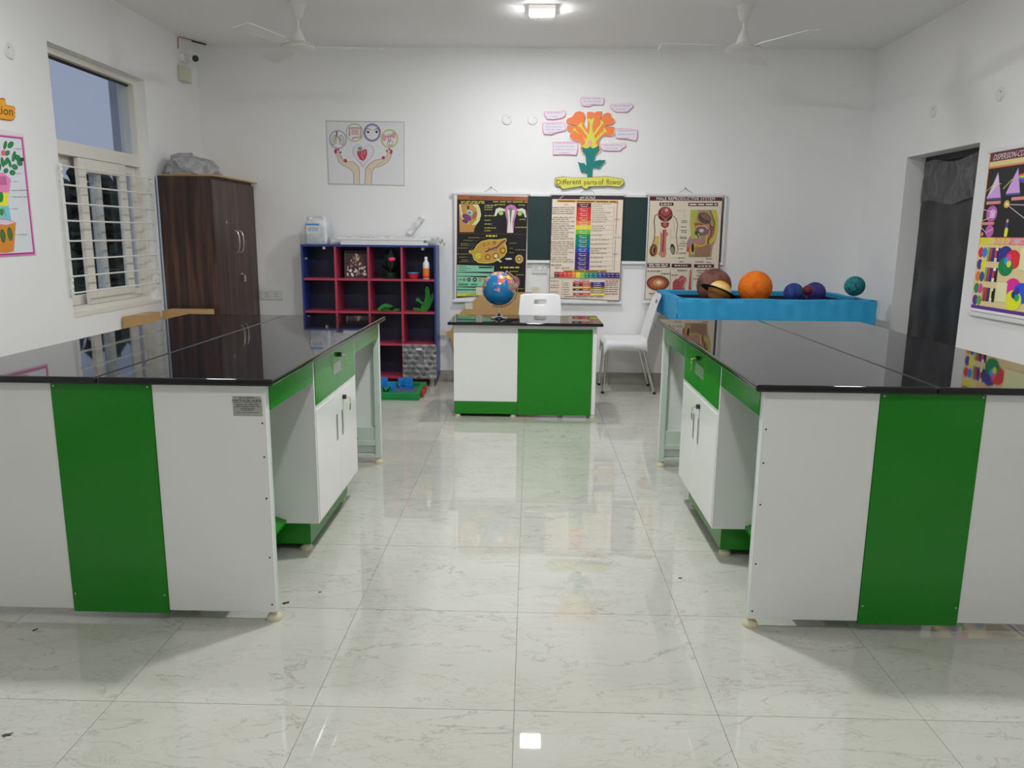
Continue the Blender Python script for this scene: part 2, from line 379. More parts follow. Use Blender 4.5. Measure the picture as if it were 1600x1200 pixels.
class Print:
    """flat print on a wall plane; positions are read in a view (x0, y0, scale) of the wall"""
    def __init__(s, x0, y0, sc, k=1.15, step=0.00005, base=0.0006, **plane):
        s.x0, s.y0, s.sc, s.k, s.pl = x0, y0, sc, k, plane
        s.n = Vector((0, -1, 0)) if 'Y' in plane else Vector((1, 0, 0)) if plane['X'] < 0 else Vector((-1, 0, 0))
        s.v, s.f, s.c, s.d, s.step = [], [], [], base, step
    def w(s, x, y): return at(s.x0+x/s.sc, s.y0+y/s.sc, **s.pl)+s.n*s.d
    def raw(s, pts, fs, col):
        n = len(s.v); s.v += [s.w(*p) for p in pts]; s.f += [tuple(i+n for i in f) for f in fs]; s.c += [C(*col, s.k)]*len(fs); s.d += s.step
    def poly(s, pts, col): s.raw(pts, [tuple(range(len(pts)))], col)
    def rect(s, x0, y0, x1, y1, col, sk=0.0, sl=0.0):
        """sk: sideways lean per unit of y, sl: slope of the horizontals"""
        s.poly([(x0, y0), (x1, y0+sl*(x1-x0)), (x1+sk*(y1-y0), y1+sl*(x1-x0)), (x0+sk*(y1-y0), y1)], col)
    def ell(s, cx, cy, rx, ry, col, n=20, rot=0.0):
        cr, sr = math.cos(rot), math.sin(rot)
        s.poly([(cx+rx*math.cos(t)*cr-ry*math.sin(t)*sr, cy+rx*math.cos(t)*sr+ry*math.sin(t)*cr) for t in [2*PI*i/n for i in range(n)]], col)
    def ring(s, cx, cy, rx, ry, w, col, n=24):
        a = [2*PI*i/n for i in range(n)]
        pts = [(cx+rx*math.cos(t), cy+ry*math.sin(t)) for t in a]+[(cx+(rx-w)*math.cos(t), cy+(ry-w)*math.sin(t)) for t in a]
        s.raw(pts, [(i, (i+1) % n, n+(i+1) % n, n+i) for i in range(n)], col)
    def line(s, pts, w, col):
        P = [Vector(p) for p in pts]; m = len(P); L, R = [], []
        for i in range(m):
            t = (P[min(i+1, m-1)]-P[max(i-1, 0)]); t = t.normalized() if t.length > 0 else Vector((1, 0)); q = Vector((-t.y, t.x))*w/2
            L.append(tuple(P[i]+q)); R.append(tuple(P[i]-q))
        s.raw(L+R, [(i, i+1, m+i+1, m+i) for i in range(m-1)], col)
    def text(s, t, x, y, wd, h, col, sl=0.0, sh=0.0):
        """baseline left at (x, y), width wd, cap height h"""
        vs, fs = text_mesh(t)
        s.raw([(x+p[0]*wd+p[1]*h*sh, y-p[1]*h+sl*p[0]*wd) for p in vs], fs, col)
    def greek(s, x0, x1, y, h, col, sl=0.0, gap=0.10):
        """a line of print too small to read"""
        rnd = random.Random(int(x0*7+y*13)); x = x0; pts = []; fs = []
        span = max(x1-x0, 1)
        while x < x1-1:
            w = min(x1-x, span*rnd.uniform(0.10, 0.32)); a = sl*(x-x0)
            n = len(pts); pts += [(x, y+a), (x+w, y+a+sl*w), (x+w, y+h+a+sl*w), (x, y+h+a)]; fs.append((n, n+1, n+2, n+3))
            x += w+span*0.03+h*0.4
        s.raw(pts, fs, col)
    def build(s, name, parent):
        off = Vector(parent.location)
        me = bpy.data.meshes.new(name); me.from_pydata([p-off for p in s.v], [], s.f)
        at_ = me.attributes.new('ink', 'FLOAT_COLOR', 'FACE')
        for i, c in enumerate(s.c): at_.data[i].color = c+(1.0,)
        me.materials.append(M['ink'])
        o = bpy.data.objects.new(name, me); COL.objects.link(o); o.parent = parent
        return o

# ------------------------------------------------------------------ room
XW, YB, YF, ZC = 3.0, 7.16, -2.6, 3.0
TX, TY, TS = -0.0288, 2.0333, 0.6
fl = struct(MB().box(-3.2, 3.2, YF-0.2, YB+0.2, -0.15, -0.0015).build('floor', M['grout']))
_full = None
for i in range(-6, 6):
    for j in range(-8, 10):
        x0, x1 = max(-XW, TX+i*TS)+0.0009, min(XW, TX+(i+1)*TS)-0.0009
        y0, y1 = max(YF, TY+j*TS)+0.0009, min(YB, TY+(j+1)*TS)-0.0009
        if x1-x0 < 0.005 or y1-y0 < 0.005: continue
        if x1-x0 > 0.597 and y1-y0 > 0.597:
            if _full is None:
                h = TS/2-0.0009
                o = MB().box(-h, h, -h, h, -0.0015, 0).build('floor_tile', M['floor'], fl, local=True); _full = o.data
            else:
                o = bpy.data.objects.new('floor_tile', _full); COL.objects.link(o); o.parent = fl
            o.location = (TX+(i+0.5)*TS, TY+(j+0.5)*TS, 0)
        else:
            MB().box(x0, x1, y0, y1, -0.0015, 0).build('floor_tile', M['floor'], fl, local=True)

struct(MB().box(-3.3, 3.3, YF-0.2, YB+0.2, ZC, ZC+0.15).build('ceiling', M['ceil']))
struct(MB().box(-3.25, 3.25, YB, YB+0.2, -0.1, ZC).build('wall_back', M['wall']))
struct(MB().box(-3.25, 3.25, YF-0.2, YF, -0.1, ZC).build('wall_front', M['wall']))
WY0, WY1, WZ0, WZ1 = 4.955, 6.165, 0.83, 2.53       # window opening
DY0, DY1, DZ1 = 5.40, 6.41, 2.022                   # door opening
XO = 3.22
b = MB()
b.box(-XO, -XW, YF, WY0, -0.1, ZC); b.box(-XO, -XW, WY1, YB, -0.1, ZC)
b.box(-XO, -XW, WY0, WY1, -0.1, WZ0); b.box(-XO, -XW, WY0, WY1, WZ1, ZC)
struct(b.build('wall_left', M['wall']))
b = MB()
b.box(XW, XO, YF, DY0, -0.1, ZC); b.box(XW, XO, DY1, YB, -0.1, ZC); b.box(XW, XO, DY0, DY1, DZ1, ZC); b.box(XW, XO, DY0, DY1, -0.1, 0.0)
struct(b.build('wall_right', M['wall']))
struct(MB().box(-XW, XW, YB-0.012, YB, 0, 0.112).build('baseboard_back', M['skirting']))
struct(MB().box(-XW, -XW+0.012, YF, YB-0.012, 0, 0.112).build('baseboard_left', M['skirting']))
b = MB().box(XW-0.012, XW, YF, DY0, 0, 0.112); b.box(XW-0.012, XW, DY1, YB-0.012, 0, 0.112)
struct(b.build('baseboard_right', M['skirting']))

# ------------------------------------------------------------------ window
win = thing('window_1', None, None, (-3.1, (WY0+WY1)/2, WZ0), kind='structure')
b = MB(); fx0, fx1 = -3.17, -3.065
b.box(fx0, fx1, WY0, WY0+0.05, WZ0, WZ1); b.box(fx0, fx1, WY1-0.05, WY1, WZ0, WZ1)
b.box(fx0, fx1, WY0+0.05, WY1-0.05, WZ0, WZ0+0.045); b.box(fx0, fx1, WY0+0.05, WY1-0.05, WZ1-0.045, WZ1)
b.box(fx0, fx1, WY0+0.05, WY1-0.05, 1.872, 1.962)
b.build('window_frame', M['upvc'], win, bev=0.003)
MB().box(-3.118, -3.112, WY0+0.05, WY1-0.05, 1.962, WZ1-0.045).build('pane', M['glass'], win)
b = MB(); b.box(-3.125, -3.105, WY0+0.05, WY1-0.05, 2.472, WZ1-0.045)
b.build('glazing_bead', M['black_plastic'], win)
def sash(y0, y1, x0, x1, st=0.055, name='sash'):
    z0, z1 = WZ0+0.047, 1.87
    b = MB(); b.box(x0, x1, y0, y0+st, z0, z1); b.box(x0, x1, y1-st, y1, z0, z1)
    b.box(x0, x1, y0+st, y1-st, z0, z0+st+0.01); b.box(x0, x1, y0+st, y1-st, z1-st, z1)
    o = b.build(name, M['upvc'], win, bev=0.003)
    xm = (x0+x1)/2
    MB().box(xm-0.003, xm+0.003, y0+st, y1-st, z0+st+0.01, z1-st).build('pane', M['glass'], o)
    return o
sash(WY0+0.052, 5.62, -3.165, -3.135)
sash(5.56, WY1-0.052, -3.132, -3.102)
sash(5.285, 5.905, -3.098, -3.068, st=0.088)
# sill strip
MB().box(-3.064, -2.995, WY0, WY1, WZ0-0.012, WZ0+0.012).build('window_sill', M['upvc'], win, bev=0.003)

gr = thing('window_grille', 'cream painted iron grille of horizontal rods in front of the window', 'grille', (-2.965, 5.51, 0.98))
for z in (1.785, 1.668, 1.553, 1.444, 1.316, 1.201, 1.090, 0.983):
    MB().tube([(-2.962, 4.915, z), (-2.962, 6.10, z)], 0.0058, 8).build('rod', M['grille'], gr, smooth=True)
for y in (4.925, 6.075):
    MB().box(-2.976, -2.968, y-0.009, y+0.009, 0.965, 1.80).build('upright_bar', M['grille'], gr)
for z in (1.735, 1.04):
    for y in (4.93, 6.085):
        MB().tube([(-2.968, y, z+0.045), (-2.962, y-0.012, z+0.02), (-2.975, y+0.006, z), (-2.962, y-0.012, z-0.02), (-2.998, y, z-0.045)], 0.005, 8).build('wall_bracket', M['grille'], gr, smooth=True)

# ------------------------------------------------------------------ outside the window
struct(MB().box(-60, -3.25, -20, 70, -1.2, -1.0).build('outside_ground', M['ext_ground']))
fin = MB().box(-3.355, -3.22, 6.30, 6.55, -1.0, 4.0).build('outside_fin', M['ext_wall']); tag(fin, 'blue grey outside wall fin seen through the window panes', 'wall')
def tree(loc, h, r, n, seed, label):
    rnd = random.Random(seed); t = thing('tree', label, 'tree', loc, group='trees outside the window')
    x, y, z = loc
    MB().tube([(x, y, z), (x+0.1, y, z+h*0.3), (x, y+0.1, z+h*0.62)], [0.16, 0.12, 0.05], 8).build('trunk', M['bark'], t, smooth=True)
    b = MB()
    cl = [(rnd.gauss(0, r*0.42), rnd.gauss(0, r*0.42), h*0.22+rnd.random()*h*0.66) for _ in range(26)]
    for i in range(n):
        c = cl[i % 26]; p = Vector((x+c[0]+rnd.gauss(0, r*0.2), y+c[1]+rnd.gauss(0, r*0.2), z+c[2]+rnd.gauss(0, r*0.17)))
        a = Vector((rnd.gauss(0, 1), rnd.gauss(0, 1), rnd.gauss(0, 1))).normalized(); q = a.orthogonal().normalized(); s_ = rnd.uniform(0.12, 0.24)
        b.add([p-a*s_, p+q*s_*0.5, p+a*s_, p-q*s_*0.5], [(0, 1, 2, 3)])
    o = b.build('foliage', M['foliage'], t); o['kind'] = 'stuff'
tree((-6.95, 11.3, -1.0), 3.25, 1.0, 2600, 1, 'dark leafy tree outside, leftmost seen through the lower panes')
tree((-8.4, 14.7, -1.0), 3.5, 1.1, 2600, 2, 'dark leafy tree outside, middle one seen through the lower panes')
tree((-9.5, 19.0, -1.0), 4.0, 1.2, 2600, 3, 'dark leafy tree outside, rightmost seen through the lower panes')

# ------------------------------------------------------------------ door
dr = thing('door_1', None, None, (3.16, 5.9, 0), kind='structure')
b = MB(); b.box(3.150, 3.21, DY0, DY0+0.05, 0, DZ1); b.box(3.150, 3.21, DY1-0.05, DY1, 0, DZ1); b.box(3.150, 3.21, DY0+0.05, DY1-0.05, DZ1-0.05, DZ1)
b.build('door_frame', M['door'], dr)
MB().box(3.166, 3.205, DY0+0.05, DY1-0.05, 0.0, DZ1-0.05).build('door_leaf', M['door'], dr)
def shf(u, v):
    y = DY0+0.01+u*(DY1-DY0-0.02); z = 0.02+v*1.93
    return (3.146-0.006*math.sin(u*23+1.3*math.sin(v*5))*(0.3+0.7*v)-0.003*math.sin(v*31+u*7), y+0.008*math.sin(v*19)*(1 if u > .9 else 0), z)
MB().grid(shf, 40, 60).build('plastic_sheet', M['blacksheet'], dr, smooth=True, label='black plastic sheeting taped over the door')
def shf2(u, v):
    y = DY0+0.04+u*(DY1-DY0-0.06); z = 1.66+0.02*math.sin(u*9)+v*0.31
    return (3.135-0.007*abs(math.sin(u*13+0.6*math.sin(v*6))), y, z)
M['greysheet'] = mat_film('grey_translucent_sheet', (0.10, 0.10, 0.105), 0.75, bump=0.5, bscale=9, rough=0.2)
MB().grid(shf2, 60, 12).build('grey_plastic_flap', M['greysheet'], dr, smooth=True, label='shiny grey plastic flap at the top')

# ------------------------------------------------------------------ ceiling lights (the only lamps)
M['led_side'] = mat_emit('led_side', (1.0, 0.86, 0.82), 0.55); M['led_side'].cycles.emission_sampling = 'NONE'
def ceiling_light(x, y, label, power=1.0):
    led = mat_emit('led_diffuser', (0.97, 0.985, 1.0), LAMP*power)
    t = thing('ceiling_light', label, 'light', (x, y, ZC), group='square ceiling lights')
    MB().box(x-0.095, x+0.095, y-0.095, y+0.095, ZC-0.028, ZC).build('housing', M['led_side'], t, bev=0.004)
    MB().box(x-0.085, x+0.085, y-0.085, y+0.085, ZC-0.034, ZC-0.0285).build('diffuser', led, t)
ceiling_light(0.06, 5.98, 'square white LED ceiling light glowing above the teacher desk', 0.9)
ceiling_light(0.06, 3.40, 'square LED ceiling light above the aisle between the benches', 1.5)
ceiling_light(-1.95, 3.40, 'added unseen square LED light above the bench, brightening the window side', 0.75)  # added lamp, out of view, to brighten the left wall
ceiling_light(2.00, 3.40, 'added unseen square LED light above the bench, brightening the door side', 0.6)  # its opposite number, likewise added to lift the right wall
ceiling_light(0.06, 0.82, 'square LED ceiling light just in front of the camera', 0.72)

# ------------------------------------------------------------------ lab benches
def foot(b, x, y, h=0.035, r=0.028):
    b.lathe([(r, 0), (r*1.03, 0.006), (r*0.9, 0.016), (r*0.5, 0.026), (0.012, 0.03), (0.012, h)], (x, y, 0), 18)

def key_set(parent, p, s, mat=None):
    """lock barrel with a key and tag hanging from it; s = side the front faces"""
    x, y, z = p
    MB().lathe([(0.011, 0), (0.011, 0.012), (0.008, 0.014)], (0, 0, 0), 14, ax='x')
    b = MB(); b.tube([(x, y, z), (x+s*0.016, y, z)], 0.011, 14); lock = b.build('lock', M['black_plastic'], parent, smooth=True)
    return lock

def bench(s, xi, xo, y0, y1, label, wlabel, clabel, plate=False):
    """s = +1 when the aisle side faces +x"""
    t = thing('lab_bench', label, 'bench', ((xi+xo)/2, (y0+y1)/2, 0), group='laboratory benches')
    xa, xb = min(xi, xo), max(xi, xo); w = xb-xa; wp = 0.388
    for end in (0, 1):
        ya = y0 if end == 0 else y1-0.012
        for (a, c_, m_, nm, z0, pr) in ((xa, xa+wp, 'lam_white', 'end_panel', 0.040, 0), (xa+wp+0.0015, xb-wp-0.0015, 'lam_green', 'green_end_panel', 0.030, 0.004), (xb-wp, xb, 'lam_white', 'end_panel', 0.040, 0)):
            MB().box(a, c_, ya-(pr if end == 0 else 0), ya+0.012+(pr if end == 1 else 0), z0, 0.872).build(nm, M[m_], t, bev=0.0012, seg=1)
        yi = y0+0.012 if end == 0 else y1-0.012-0.032
        for xx in (xa+0.002, xb-0.034):
            MB().box(xx, xx+0.032, yi, yi+0.032, 0.034, 0.872).build('leg', M['frame_grey'], t, bev=0.002)
        b = MB(); b.box(xa+0.034, xb-0.034, yi+0.006, yi+0.028, 0.118, 0.226); b.box(xa+0.034, xb-0.034, yi+0.002, yi+0.03, 0.112, 0.140)
        b.build('cross_rail', M['frame_grey'], t, bev=0.002)
        MB().box(xa+0.034, xb-0.034, yi, yi+0.03, 0.042, 0.056).build('bottom_rail', M['frame_grey'], t)
        # sheet closing the frame on the inside, behind the rails
        ys = (y0+0.012+0.030) if False else (yi+0.0005 if end == 0 else yi+0.0285)
        for xx in (xa+0.018, xb-0.018):
            b = MB(); foot(b, xx, yi+0.016); b.build('foot', M['cream_plastic'], t, smooth=True)
    yc0, yc1 = y0+0.58, y0+1.335                    # cabinet bay
    for (sx, spans) in ((xi, ((y0+0.012, yc0), (yc1, y1-0.012))), (xo, ((y0+0.012, y1-0.012),))):
        d = 0.014 if sx == xb else -0.014
        for a, c_ in spans:
            MB().box(min(sx, sx-d), max(sx, sx-d), a+0.033 if a == y0+0.012 else a+0.001, c_-0.033 if c_ == y1-0.012 else c_-0.001, 0.776, 0.868).build('apron', M['lam_green'], t, bev=0.001, seg=1)
    xm = (xa+xb)/2
    MB().box(xm-0.012, xm+0.012, y0+0.012, y1-0.012, 0.14, 0.87).build('spine_panel', M['frame_grey'], t)
    # sloped green foot rests on the aisle side
    for a, c_ in ((y0+0.046, yc0-0.002), (yc1+0.002, y1-0.046)):
        xf, xr = xi-s*0.140, xm+s*0.013
        b = MB().prism([(0, 0.152), (0, 0.164), (abs(xf-xr), 0.300), (abs(xf-xr), 0.288)], (c_-a), (xf, a, 0), (-s, 0, 0), (0, 0, 1))
        # prism extrudes along ex x ey; move into the bay when it points the other way
        ys_ = [p[1] for p in b.v]; dy = a-min(ys_); b.v = [(p[0], p[1]+dy, p[2]) for p in b.v]
        b.build('foot_rest', M['lam_green'], t)
    # screws
    sw = MB()
    pos = []
    for zz in (0.07, 0.25, 0.47, 0.62, 0.74): pos += [(xa+0.014, zz), (xb-0.014, zz)]
    pos += [(xa+wp+0.012, 0.10), (xb-wp-0.012, 0.10), (xa+wp+0.012, 0.862), (xb-wp-0.012, 0.862)]
    for k, (xx, zz) in enumerate(pos):
        yy = y0-(0.004 if k >= 10 else 0)
        o = MB().lathe([(0.0032, 0), (0.0032, 0.0012), (0.002, 0.0018)], (0, 0, 0), 10, ax='y')
        o = MB().add([(p[0]+xx, yy-p[1], p[2]+zz) for p in o.v], o.f).build('screw', M['black_plastic'] if k < 10 else M['steel'], t)
    # worktop: two slabs joined lengthwise
    wt = thing('granite_worktop', wlabel, 'worktop', ((xi+xo)/2, (y0+y1)/2, 0.873), group='granite bench tops')
    wx0, wx1 = xa-0.036, xb+0.036
    for a, c_ in ((wx0, xm-0.0006), (xm+0.0006, wx1)):
        MB().box(a, c_, y0-0.028, y1+0.018, 0.873, 0.898).build('slab', M['granite'], wt, bev=0.009, seg=4)
    # cabinet
    cb = thing('under_bench_cabinet', clabel, 'cabinet', (xi-s*0.25, (yc0+yc1)/2, 0), group='cabinets under the benches')
    def bx(d0, d1, a, c_, z0, z1):     # d = depth behind the front plane
        return MB().box(min(xi-s*d0, xi-s*d1), max(xi-s*d0, xi-s*d1), a, c_, z0, z1)
    bx(0.018, 0.535, yc0, yc0+0.016, 0.150, 0.872).build('side_panel', M['lam_white'], cb)
    bx(0.018, 0.535, yc1-0.016, yc1, 0.150, 0.872).build('side_panel', M['lam_white'], cb)
    bx(0.018, 0.535, yc0+0.016, yc1-0.016, 0.150, 0.166).build('base_panel', M['lam_white'], cb)
    bx(0.018, 0.535, yc0+0.016, yc1-0.016, 0.655, 0.671).build('shelf', M['lam_white'], cb)
    fr = bx(0.000, 0.018, yc0, yc0+0.014, 0.150, 0.872); t2 = bx(0.0, 0.018, yc1-0.014, yc1, 0.150, 0.872); fr.add(t2.v, t2.f)
    t2 = bx(0.0, 0.018, yc0+0.014, yc1-0.014, 0.651, 0.668); fr.add(t2.v, t2.f)
    t2 = bx(0.0, 0.018, yc0+0.014, yc1-0.014, 0.862, 0.872); fr.add(t2.v, t2.f)
    t2 = bx(0.0, 0.018, yc0+0.014, yc1-0.014, 0.150, 0.156); fr.add(t2.v, t2.f)
    fr.build('front_frame', M['lam_white'], cb)
    ym = (yc0+yc1)/2
    dw = bx(-0.003, 0.016, yc0+0.016, yc1-0.016, 0.6695, 0.8605).build('drawer', M['lam_green'], cb, bev=0.001, seg=1)
    def frame_handle(parent, ya, yb_, za, zb, rim):
        q = bx(-0.005, -0.003, ya, yb_, za, za+rim)
        for e in (bx(-0.005, -0.003, ya, yb_, zb-rim, zb), bx(-0.005, -0.003, ya, ya+rim, za+rim, zb-rim), bx(-0.005, -0.003, yb_-rim, yb_, za+rim, zb-rim)): q.add(e.v, e.f)
        e = bx(-0.0035, -0.003, ya+rim, yb_-rim, za+rim, zb-rim); q.add(e.v, e.f)
        return q.build('handle', M['steel'], parent, label='recessed steel pull')
    frame_handle(dw, ym-0.070, ym+0.095, 0.742, 0.796, 0.007)
    lk = key_set(dw, (xi+s*0.003, ym+0.03, 0.826), s)
    def key(parent, y, z):
        q = MB(); x = xi+s*0.021
        q.tube([(x, y, z-0.002), (x+s*0.014, y+0.004, z-0.004)], 0.002, 8)
        ring = [(x+s*0.016, y+0.012*math.sin(a), z-0.014+0.012*math.cos(a)) for a in [2*PI*i/14 for i in range(15)]]
        q.tube(ring, 0.0014, 6)
        q.box(min(x+s*0.015, x+s*0.017), max(x+s*0.015, x+s*0.017), y-0.010, y+0.010, z-0.062, z-0.030)
        q.build('key', M['brass'], parent, smooth=True, label='key hanging on a ring')
    key(dw, ym+0.03+0.012, 0.826)
    for k, (a, c_) in enumerate(((yc0+0.016, ym+0.019), (ym+0.021, yc1-0.016))):
        d_ = bx(-0.003, 0.016, a, c_, 0.158, 0.649).build('door', M['lam_white'], cb, bev=0.001, seg=1)
        hy = c_-0.050 if k == 0 else a+0.050
        frame_handle(d_, hy-0.013, hy+0.013, 0.430, 0.552, 0.005)
        if (k == 1) == (s > 0):
            yk = a+0.075 if s > 0 else c_-0.05
            key_set(d_, (xi+s*0.003, yk, 0.610), s); key(d_, yk, 0.610)
    pf = 0.055
    MB().box(min(xi-s*pf, xi-s*0.50), max(xi-s*pf, xi-s*0.50), yc0+0.055, yc1-0.02, 0.032, 0.150).build('plinth', M['lam_green'], cb, bev=0.001, seg=1)
    for dd in (0.085, 0.46):
        for yy in (yc0+0.085, yc1-0.05):
            b = MB(); foot(b, xi-s*dd, yy, 0.032, 0.026); b.build('foot', M['cream_plastic'], cb, smooth=True)
    return t

BL = bench(+1, -0.895, -2.020, 2.520, 4.525,
      'white and green laboratory bench with small metal maker plate, below the window side worktop',
      'polished black granite bench top reflecting the window and dark cupboard',
      'white cabinet with pale lit green drawer under the bench on the window side')
BR = bench(-1, 0.797, 1.925, 2.545, 4.545,
      'white and green laboratory bench on the door side, without a maker plate',
      'polished black granite bench top reflecting the dark door and colour chart',
      'white cabinet with green drawer under the bench on the door side')
# maker plate
_a, _b = at(362.8, 619, Y=2.5185), at(410.3, 650.5, Y=2.5185)
pl = MB().box(_a.x, _b.x, 2.5185, 2.520, _b.z, _a.z).build('maker_plate', M['steel'], BL, bev=0.0006, seg=1, label='brushed metal plate reading METROLABS')
pp = Print(340, 600, 17.144, k=1.0, Y=2.5183, base=0.0001)
K = (32, 30, 30)
pp.greek(570, 975, 360, 16, K); pp.text('METR', 392, 478, 352, 62, (18, 16, 18)); pp.ring(793, 446, 40, 34, 17, (150, 40, 36), 4 if False else 16); pp.text('LABS', 842, 478, 326, 62, (18, 16, 18))
pp.greek(420, 1165, 502, 8, K); pp.greek(490, 1095, 548, 14, K); pp.greek(450, 1140, 598, 14, K); pp.greek(610, 1000, 650, 14, K); pp.greek(640, 960, 692, 14, K); pp.greek(510, 1090, 762, 10, (80, 76, 72))
pp.build('plate_lettering', BL)

# ------------------------------------------------------------------ teacher desk
td = thing('teacher_desk', 'small white and green desk at the end of the aisle carrying the globe', 'desk', (-0.03, 5.95, 0))
dy = 5.735
MB().box(-0.572, -0.087, dy, dy+0.014, 0.124, 0.716).build('front_panel', M['lam_white'], td, bev=0.001, seg=1)
MB().box(-0.572, -0.556, dy+0.014, 6.20, 0.124, 0.716).build('side_panel', M['lam_white'], td)
MB().box(-0.103, -0.087, dy+0.014, 6.20, 0.124, 0.716).build('side_panel', M['lam_white'], td)
MB().box(-0.556, -0.103, 6.186, 6.20, 0.124, 0.716).build('back_panel', M['lam_white'], td)
MB().box(-0.556, -0.103, dy+0.014, 6.186, 0.124, 0.14).build('base_panel', M['lam_white'], td)
MB().box(-0.570, -0.089, dy+0.002, 6.18, 0.026, 0.122).build('plinth', M['lam_green'], td, bev=0.001, seg=1)
MB().box(-0.085, 0.478, dy-0.003, dy+0.010, 0.024, 0.688).build('modesty_panel', M['lam_green'], td, bev=0.001, seg=1, label='large plain green panel')
MB().box(-0.087, 0.480, dy+0.004, dy+0.03, 0.690, 0.716).build('top_rail', M['lam_white'], td)
MB().box(0.482, 0.512, dy, dy+0.032, 0.03, 0.716).build('leg', M['lam_white'], td, bev=0.002)
MB().box(0.482, 0.512, 6.17, 6.20, 0.03, 0.716).build('leg', M['lam_white'], td, bev=0.002)
MB().box(0.487, 0.507, dy+0.032, 6.17, 0.09, 0.70).build('end_panel', M['lam_white'], td)
for xx, yy in ((-0.545, 5.765), (-0.115, 5.765), (-0.545, 6.16), (-0.115, 6.16), (0.497, 5.751), (0.497, 6.185)):
    b = MB(); foot(b, xx, yy, 0.03, 0.024); b.build('foot', M['cream_plastic'], td, smooth=True)
dt = MB().box(-0.612, 0.552, 5.665, 6.255, 0.717, 0.741).build('desk_top', M['granite'], bev=0.009, seg=4)
tag(dt, 'black granite desk top under the globe', 'worktop')

# globe
gl = thing('globe', 'blue desk globe with colourful countries on a chrome stand', 'globe', (-0.238, 5.955, 0.741))
gx, gy, gz = -0.238, 5.955, 0.741
MB().lathe([(0.062, 0), (0.064, 0.006), (0.058, 0.012), (0.032, 0.018), (0.028, 0.026), (0.014, 0.034), (0.006, 0.042), (0.0045, 0.09)], (gx, gy, gz), 28).build('base', M['chrome'], gl, smooth=True)
gc = (gx, gy, 0.974); gR = 0.131
tl = math.radians(23)
o = MB().sphere((0, 0, 0), gR, 40, 24).build('globe_ball', M['globe'], gl, smooth=True, local=True); o.location = (0, 0, gc[2]-gz); o.rotation_euler = (0, tl, 0.6)
arc = [(gc[0]+(gR+0.012)*math.sin(a), gc[1], gc[2]+(gR+0.012)*math.cos(a)) for a in [math.radians(d) for d in range(23, 204, 6)]]
b = MB(); 
for i in range(len(arc)-1): pass
b.tube(arc, 0.0042, 8)
b.build('meridian_arm', M['wood_tan'], gl, smooth=True)
b = MB()
for sg in (1, -1): b.tube([(gc[0]+sg*gR*math.sin(tl)*0.98, gc[1], gc[2]+sg*gR*math.cos(tl)*0.98), (gc[0]+sg*(gR+0.02)*math.sin(tl), gc[1], gc[2]+sg*(gR+0.02)*math.cos(tl))], 0.004, 8)
b.build('axis_pin', M['chrome'], gl, smooth=True)

# ------------------------------------------------------------------ chairs
def chair(loc, rz, label):
    """faces local -y; seat 0.45 high"""
    t = thing('plastic_chair', label, 'chair', loc, rz, group='white plastic chairs')
    def seat(u, v):
        # u across, v front to back
        s_ = (u-0.5)*2; w = 0.205+0.01*math.sin(PI*v)
        y = -0.20+v*0.40; z = 0.482-0.018*math.sin(PI*min(1, v*1.05))*(1-s_*s_*0.6)
        if v < 0.12: z -= 0.05*((0.12-v)/0.12)**1.6; y += 0.012*((0.12-v)/0.12)
        e = max(0, abs(s_)-0.86)/0.14
        x = s_*w*(1-0.02*e*e); z -= (0.100-0.045*math.sin(PI*v))*e**1.5
        return (x, y, z)
    def back(u, v):
        s_ = (u-0.5)*2; w = 0.205-0.030*v
        y = 0.20+0.028*math.sin(v*PI*0.5)*0+0.115*v**1.25+0.018*(s_*s_)*(-1 if v > 0.1 else -v*10); z = 0.430+v*0.452-0.014*(abs(s_)**6)*(v > 0.9)
        if v < 0.1: y -= 0.006*(1-v/0.1)
        return (s_*w, y, z)
    def solid(fn, nu, nv, th, hole=None):
        b = MB().grid(fn, nu, nv)
        if hole: b.f = [f for k, f in enumerate(b.f) if not hole((k % nu+0.5)/nu, (k//nu+0.5)/nv)]
        return b, th
    for nm, fn, hole in (('seat', seat, None), ('backrest', back, lambda u, v: 0.36 < u < 0.64 and 0.80 < v < 0.88)):
        b, th = solid(fn, 28, 30, 0.007, hole)
        o = b.build(nm, M['white_plastic'], t, smooth=True, local=True)
        md = o.modifiers.new('thickness', 'SOLIDIFY'); md.thickness = 0.008; md.offset = 0
    for sx in (-1, 1):
        for sy, top, foot_ in ((-1, (0.165, -0.150, 0.46), (0.190, -0.185, 0.0)), (1, (0.160, 0.145, 0.46), (0.190, 0.275, 0.0))):
            p0 = (sx*top[0], top[1], top[2]); p1 = (sx*foot_[0], foot_[1], 0.004)
            MB().tube([p0, p1], 0.0125, 12).build('leg', M['chrome'], t, smooth=True, local=True)
            MB().tube([(p1[0], p1[1], 0), (p1[0], p1[1], 0.02)], 0.015, 12).build('foot_cap', M['black_plastic'], t, smooth=True, local=True)
    b = MB(); b.tube([(-0.165, -0.150, 0.455), (0.165, -0.150, 0.455)], 0.009, 8); b.tube([(-0.16, 0.145, 0.455), (0.16, 0.145, 0.455)], 0.009, 8)
    b.build('seat_support', M['chrome'], t, smooth=True, local=True)
    return t
chair((0.092, 6.405, 0), 0.0, 'white plastic chair behind the teacher desk, only its slotted back showing')
chair((0.848, 6.90, 0), -PI/2, 'white plastic chair with chrome legs standing sideways right of the desk')

